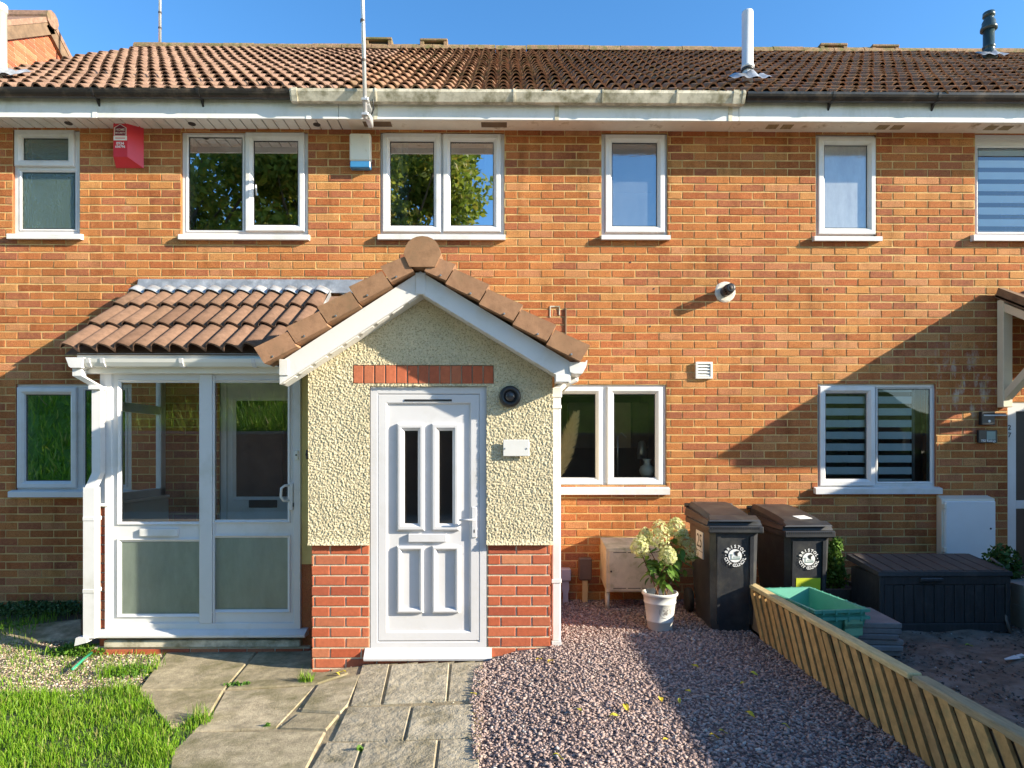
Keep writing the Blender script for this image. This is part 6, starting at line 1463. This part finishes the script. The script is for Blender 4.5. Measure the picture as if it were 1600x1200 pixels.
# ------------------------------------------------------------------ loose stone, chippings
def chips(poly, n, smin, smax, mat, name, seed, lift=0.0, flat=.45, dens=None, kind='stuff'):
    r = np.random.default_rng(seed); P = np.array(poly); x0, y0 = P.min(0); x1, y1 = P.max(0)
    X = r.uniform(x0, x1, n*3); Y = r.uniform(y0, y1, n*3); k = inside(P, X, Y)
    if dens is not None: k &= r.random(len(X)) < dens(X, Y)
    X, Y = X[k][:n], Y[k][:n]; m = len(X)
    s = smin+(smax-smin)*r.random(m)**1.8
    base = np.array([[1, 0, 0], [0, 1, 0], [-1, 0, 0], [0, -1, 0], [0, 0, 1], [0, 0, -1]], float)
    A = r.normal(size=(m, 3, 3)); Q, _ = np.linalg.qr(A)
    tilt = np.tile(np.eye(3), (m, 1, 1)); ang = r.uniform(0, 2*np.pi, m); ca, sa = np.cos(ang), np.sin(ang)
    Rz = np.zeros((m, 3, 3)); Rz[:, 0, 0] = ca; Rz[:, 0, 1] = -sa; Rz[:, 1, 0] = sa; Rz[:, 1, 1] = ca; Rz[:, 2, 2] = 1
    tx = r.normal(0, .38, m); cx, sx_ = np.cos(tx), np.sin(tx); Rx = np.zeros((m, 3, 3)); Rx[:, 0, 0] = 1; Rx[:, 1, 1] = cx; Rx[:, 1, 2] = -sx_; Rx[:, 2, 1] = sx_; Rx[:, 2, 2] = cx
    RR = Rz @ Rx
    sc = np.stack([r.uniform(.8, 1.35, m), r.uniform(.5, .95, m), r.uniform(flat*.6, flat*1.3, m)], 1)
    B = base[None]*sc[:, None, :]*(1+r.uniform(-.3, .3, (m, 6, 1)))+r.normal(0, .12, (m, 6, 3))
    B = np.einsum('mij,mkj->mki', RR, B)*s[:, None, None]
    Z = g(X, Y)+lift+s*.25+r.random(m)*.006
    V = B+np.stack([X, Y, Z], 1)[:, None, :]
    f = np.array([[0, 1, 4], [1, 2, 4], [2, 3, 4], [3, 0, 4], [1, 0, 5], [2, 1, 5], [3, 2, 5], [0, 3, 5]])
    F = (np.arange(m)[:, None, None]*6+f[None]).reshape(-1, 3)
    return np_mesh(name, V.reshape(-1, 3), F, mat, kind=kind)
near = [(p[0], max(p[1], -4.1)) for p in gravel_poly]
o = chips(near, 50000, .0055, .0175, 'slate', 'slate_gravel', 1); tag(o, 'purple grey slate chippings covering the front bed', 'gravel')
spill = [G2(738, 1200), G2(756, 1200), G2(752, 1120), G2(760, 1045), G2(742, 1046), G2(733, 1105)]
o = chips(spill, 520, .006, .014, 'slate', 'spilled_gravel', 8, lift=.022, dens=lambda x, y: np.full(len(x), .8)); tag(o, 'slate chippings spilled over the edge of the path slabs', 'gravel')
pale = [G2(0, 1000), G2(70, 1000), G2(180, 1012), G2(262, 1022), G2(222, 1064), G2(214, 1082), G2(60, 1092), G2(0, 1090), (-3.9, -1.9), (-4.2, -1.2)]
setting(patch('shingle_bed', pale, 'dirt', .003, 40))
o = chips(pale, 5200, .006, .014, 'pebble', 'pale_shingle', 2); tag(o, 'pale brown shingle strip between lawn and glazed porch', 'gravel')
dp_ = [(2.45, -.2), (5.6, -.2), (5.6, -4.2), (2.45, -4.2)]
o = chips(dp_, 7000, .004, .017, ram('soil_crumb', [(0, (.06, .045, .04)), (.6, (.13, .10, .085)), (.93, (.18, .14, .12)), (1, (.5, .48, .44))], .95, .3, 50, 0), 'soil_crumbs', 3, lift=.008, dens=lambda x, y: .3+.7*(np.sin(x*5+np.sin(y*4)) > .1)); tag(o, 'loose crumbs and small stones scattered on the bare garden dirt', 'debris')
# crumbs in path joints
jp = [G2(540, 1040), G2(770, 1038), G2(770, 1250), G2(380, 1250), G2(300, 1150), G2(420, 1080)]
o = chips(jp, 500, .003, .007, 'pebble', 'joint_grit', 4, lift=.012, dens=lambda x, y: np.full(len(x), .12)); tag(o, 'fine grit scattered over the paving slabs', 'grit')

# ------------------------------------------------------------------ lawn
lawn = [G2(-40, 1082), G2(60, 1086), G2(150, 1080), G2(214, 1076), G2(225, 1088), G2(262, 1135), G2(300, 1140), G2(330, 1116), G2(302, 1150), G2(268, 1195), G2(250, 1250), (-2.3, -4.4), (-5.6, -4.4), (-5.6, -2.0)]
setting(patch('lawn', lawn, pm('lawn_soil', (.05, .075, .02), .95, .3, 20, .6, 50), .006, 60))
def blades(poly, n, h0, h1, w, mat, name, seed, lean=.5, kind='stuff', clump=True):
    r = np.random.default_rng(seed); P = np.array(poly); x0, y0 = P.min(0); x1, y1 = P.max(0)
    X = r.uniform(x0, x1, n*4); Y = r.uniform(y0, y1, n*4); k = inside(P, X, Y); X, Y = X[k][:n], Y[k][:n]; m = len(X)
    cl = np.sin(X*9.1+np.sin(Y*7.3)*2)+np.sin(Y*11.3+np.sin(X*6.7)*2)
    h = r.uniform(h0, h1, m)*(1+.22*cl if clump else 1); a = r.uniform(0, 2*np.pi, m)+cl*.8; l_ = r.uniform(.1, 1, m)*lean*h
    dx, dy = np.cos(a)*l_, np.sin(a)*l_; b = r.uniform(0, 2*np.pi, m); wx, wy = np.cos(b)*w, np.sin(b)*w; Z = g(X, Y)
    V = np.stack([np.stack([X-wx, Y-wy, Z], 1), np.stack([X+wx, Y+wy, Z], 1), np.stack([X+dx*.4+wx*.7, Y+dy*.4+wy*.7, Z+h*.62], 1), np.stack([X+dx*.4-wx*.7, Y+dy*.4-wy*.7, Z+h*.62], 1), np.stack([X+dx, Y+dy, Z+h*r.uniform(.75, 1, m)], 1)], 1).reshape(-1, 3)
    i = np.arange(m)*5
    F = np.concatenate([np.stack([i, i+1, i+2], 1), np.stack([i, i+2, i+3], 1), np.stack([i+3, i+2, i+4], 1)])
    return np_mesh(name, V, F, mat, kind=kind)
nearlawn = [(p[0], max(p[1], -3.6)) for p in lawn]
o = blades(nearlawn, 52000, .025, .075, .0024, 'grassblade', 'grass', 21); tag(o, 'short bright green lawn grass beside the path', 'grass')
o = blades(pale, 2600, .02, .06, .0022, 'grassblade', 'shingle_grass', 23, .7); tag(o, 'thin stray grass growing through the pale shingle', 'grass')
# weeds
def weed(lab, u, v, rx, ry, rz, n, size, mat, seed, blade=0):
    p = ground_at(u, v); t = thing('weed_clump', lab, 'weed', p)
    V, F = leaf_cloud([((p.x, p.y, p.z+rz*.5), (rx, ry, rz), 1.0)], size, n, seed, ratio=.65); k = V.reshape(-1, 4, 3)[:, :, 2].min(1) > p.z-.01; V = V.reshape(-1, 4, 3)[k].reshape(-1, 3)
    np_mesh('foliage', V, np.arange(len(V)).reshape(-1, 4), mat, t)
    if blade:
        P = [(p.x-rx, p.y-ry), (p.x+rx, p.y-ry), (p.x+rx, p.y+ry), (p.x-rx, p.y+ry)]; o = blades(P, blade, .05, .12, .0022, 'grassblade', 'grass_tuft', seed, kind='stuff'); o.parent = t; o.matrix_parent_inverse = Matrix.Translation(-Vector(p))
    return t
weed('low clover-like weed patch against the foot of the glazed porch downpipe', 125, 1022, .26, .10, .055, 1100, .014, 'weed', 31, 60)
weed('bright weed spreading over the pale shingle in front of the porch step', 205, 1052, .19, .12, .035, 420, .012, 'weed', 32, 260)
weed('small green weed in the joint between two paving slabs', 372, 1075, .11, .035, .03, 300, .012, 'weed', 33)
weed('small grass tuft at the foot of the brick pier', 478, 1070, .05, .03, .03, 60, .010, 'weed', 34, 90)
weed('yellow green weed beside the slab nearest the lawn', 312, 1132, .07, .06, .03, 120, .011, 'weed', 35, 160)
weed('single leafy weed sprouting between path slabs', 563, 1178, .022, .018, .035, 26, .014, 'weed', 36)
weed('tiny weed at the edge of the path slab', 418, 1140, .02, .014, .03, 22, .014, 'weed', 37)
weed('dark ivy-like ground cover in the shade at the foot of the left wall', 60, 958, .55, .22, .06, 2400, .016, 'weedshade', 38, 200)
weed('rough grass growing out of the shade at the left edge', 15, 985, .30, .2, .05, 260, .014, 'weed', 39, 320)
p0 = ground_at(113, 1057); p1 = ground_at(143, 1030)
mb = MB(); mb.tube([p0+Vector((0, 0, .05)), p0.lerp(p1, .5)+Vector((0, 0, .055)), p1+Vector((0, 0, .05))], .010, 7); tag(mb.build('garden_cane', 'hose', None, True), 'short green plastic cane lying across the shingle', 'cane')
# fallen leaves
lm = bpy.data.meshes.new('fallen_leaf'); n = 5; vs_ = []
for i in range(n+1):
    t_ = i/n; w = .011*math.sin(math.pi*t_)+.0005; vs_ += [(-w, t_*.045-.022, .006*math.sin(t_*5)+.004), (0, t_*.045-.022, .006*math.sin(t_*5)), (w, t_*.045-.022, .006*math.sin(t_*5)+.005)]
lm.from_pydata(vs_, [], [(i*3+j, i*3+j+1, (i+1)*3+j+1, (i+1)*3+j) for i in range(n) for j in (0, 1)]); lm.materials.append(M['yleaf'])
for (u, v) in [(740, 1092), (842, 1037), (860, 1040), (905, 1118), (978, 1114), (960, 1127), (1032, 1101), (1062, 1103), (1040, 1165), (1075, 1088), (1130, 1153), (1116, 1160), (1178, 1060), (1160, 1075), (1172, 1125), (872, 1192), (1228, 1143), (1514, 1015), (535, 1058), (528, 1061), (1410, 1160), (1086, 1048)]:
    p = ground_at(u, v); o = bpy.data.objects.new('fallen_leaf', lm); COL.objects.link(o); o.location = p+Vector((0, 0, .03 if u > 560 else .035)); o.rotation_euler = (rng.uniform(-.4, .4), rng.uniform(-.4, .4), rng.uniform(0, 6)); s_ = rng.uniform(.8, 1.4); o.scale = (s_,)*3
    tag(o, 'small yellow fallen leaf lying on the ground in front of the houses', 'leaf', 'fallen leaves in the front garden')

# ------------------------------------------------------------------ seen through the kitchen window
kw = HOUSES[1]['wins'][2]
p = at(878, 740, .07); t = thing('pampas_grass', 'cream pampas plume standing behind the kitchen window', 'dried grass', p)
tip = at(899, 648, .07); base_ = at(872, 745, .07); mid = at(883, 700, .07)
MB().tube([base_-Vector((0, 0, .05)), mid, tip], [.004, .003, .001], 6).build('stalk', 'stake', t)
rr = random.Random(3); V = []
for k in range(2600):
    s_ = rr.random()**.8; c_ = base_.lerp(mid, s_*2) if s_ < .5 else mid.lerp(tip, s_*2-1); wv = .075*math.sin(math.pi*min(1, s_*.86+.12))
    a = rr.uniform(0, 6.28); o = c_+Vector((math.cos(a)*wv*rr.random(), math.sin(a)*wv*.25, .0)); e = o+Vector((math.cos(a)*.03+.015, math.sin(a)*.008, .035+rr.uniform(-.01, .02))); w = Vector((.0045, 0, -.002)); V += [o-w, o+w, e]
MB().add(V, [tuple(range(i, i+3)) for i in range(0, len(V), 3)]).build('plume', 'pampas', t)
p = at(1011, 746, .17); sc = (DCAM+.17)/FPX
MB().lathe([(0, 0), (6*sc, 0), (11*sc, 6*sc), (12.5*sc, 11*sc), (10*sc, 17*sc), (5.5*sc, 20*sc), (5*sc, 24*sc), (7*sc, 29*sc), (5.6*sc, 29*sc), (3.8*sc, 24*sc)], p, 24).build('vase', 'vase', None, True)
tag(bpy.data.objects['vase'], 'white round-bellied vase behind the kitchen window', 'vase')
kx0, kx1 = ax_(830, 1.2), ax_(1060, 1.2)
kb = thing('kitchen_units', 'dim kitchen cupboards and worktop behind the kitchen window', 'kitchen', ((kx0+kx1)/2, 2.3, .9))
for k in range(5): MB().box(kx0-.3+k*.42, kx0+.1+k*.42, 2.3, 2.75, 1.45, 2.05, .004).build('cupboard', 'cupboard' if k != 3 else 'soffit_tan', kb)
MB().box(kx0-.3, kx1+.3, 2.15, 2.75, .86, .90, .004).build('worktop', 'pipegrey', kb)
p = at(965, 700, .7); MB().tube([p-Vector((0, 0, .3)), p+Vector((0, 0, .12)), p+Vector((.04, 0, .16)), p+Vector((.09, 0, .11))], .008, 8).build('tap', 'steel', kb, True)
p = at(1003, 700, .9); MB().lathe([(0, -.12), (.05, -.12), (.055, -.05), (.04, .06), (.02, .08)], p, 16).build('kettle', 'steel', kb, True)

# ------------------------------------------------------------------ opposite side of the lane (mirrored in the windows)
bank_v = []; nbx = 40
X = np.linspace(-40, 14, 60); Yb = np.linspace(-12.3, -45, 60); BX, BY = np.meshgrid(X, Yb)
BZ = -.1+(1.88+np.clip((-12.3-BY)/9, 0, 1)*3.0)*np.clip(np.maximum((BX+11.0)/.6, (-11.5-BY)/4.5), 0, 1)+.12*np.sin(BX*1.3+BY)+.1*np.sin(BY*2.1)
n_ = len(X); a, b = np.meshgrid(np.arange(len(Yb)-1), np.arange(n_-1), indexing='ij'); F = np.stack([a*n_+b, a*n_+b+1, (a+1)*n_+b+1, (a+1)*n_+b], -1).reshape(-1, 4)
setting(np_mesh('grass_bank', np.stack([BX.ravel(), BY.ravel(), BZ.ravel()], 1), F, 'bankgrass', smooth=True))
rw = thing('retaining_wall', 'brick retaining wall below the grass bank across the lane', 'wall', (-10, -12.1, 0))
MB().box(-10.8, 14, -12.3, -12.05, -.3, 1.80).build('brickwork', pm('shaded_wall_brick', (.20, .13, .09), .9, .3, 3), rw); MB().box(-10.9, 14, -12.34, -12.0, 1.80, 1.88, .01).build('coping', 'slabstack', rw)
def blade_bank():
    r = np.random.default_rng(5); n = 16000; X = r.uniform(-24, 2, n); Y = -12.4-r.random(n)**1.3*9; Z = -.1+(1.88+np.clip((-12.3-Y)/9, 0, 1)*3.0)*np.clip(np.maximum((X+11.0)/.6, (-11.5-Y)/4.5), 0, 1)
    h = r.uniform(.15, .5, n); a = r.uniform(0, 6.28, n); w = .035
    V = np.stack([np.stack([X-np.cos(a)*w, Y-np.sin(a)*w, Z], 1), np.stack([X+np.cos(a)*w, Y+np.sin(a)*w, Z], 1), np.stack([X+r.normal(0, .15, n), Y+r.normal(0, .15, n), Z+h], 1)], 1).reshape(-1, 3)
    o = np_mesh('bank_grass', V, np.arange(3*n).reshape(-1, 3), 'grassblade', kind='stuff'); tag(o, 'long rough grass covering the bank across the lane', 'grass')
blade_bank()
def tree(lab, x, y, h, cr, seed, n):
    z0 = 1.78+min(1, max(0, (-12.3-y)/9))*3.0
    t = thing('broadleaf_tree', lab, 'tree', (x, y, z0), 'trees across the lane'); r_ = random.Random(seed)
    mb = MB(); top = Vector((x+r_.uniform(-.5, .5), y, z0+h*.75)); b = Vector((x, y, z0-.3))
    mb.tube([b, b.lerp(top, .35)+Vector((.15, 0, 0)), b.lerp(top, .7), top], [.28, .2, .13, .05], 9)
    cs = []
    for k in range(36):
        a = r_.uniform(0, 6.28); zz = r_.uniform(.28, 1.0); rad = cr*math.sqrt(max(.05, 1-((zz-.6)/.48)**2))*r_.uniform(.35, .95)
        c = Vector((x+rad*math.cos(a), y+rad*math.sin(a), z0+h*zz)); q = r_.uniform(.22, .42)*cr
        cs.append((tuple(c), (q*1.2, q*1.2, q*.8), 1.0)); s_ = b.lerp(top, max(.2, zz-.3)); mb.tube([s_, s_.lerp(c, .6)+Vector((0, 0, -.2)), c], [.07, .045, .02], 6)
    mb.build('trunk', 'bark', t, True)
    V, F = leaf_cloud(cs, .15, n, seed); np_mesh('crown', V, F, 'treeleaf', t)
tree('tall spreading tree across the lane mirrored in the left upstairs window', -13.0, -18.5, 11.5, 4.2, 41, 640)
tree('leafy tree across the lane between the two larger ones', -8.0, -20.0, 10.5, 4.0, 42, 640)
tree('tree across the lane nearest the open sky, mirrored in the middle window', -4.2, -18.0, 10.2, 3.2, 43, 640)
tree('broad tree across the lane at the far left', -19.5, -20.0, 11.0, 4.5, 44, 520)
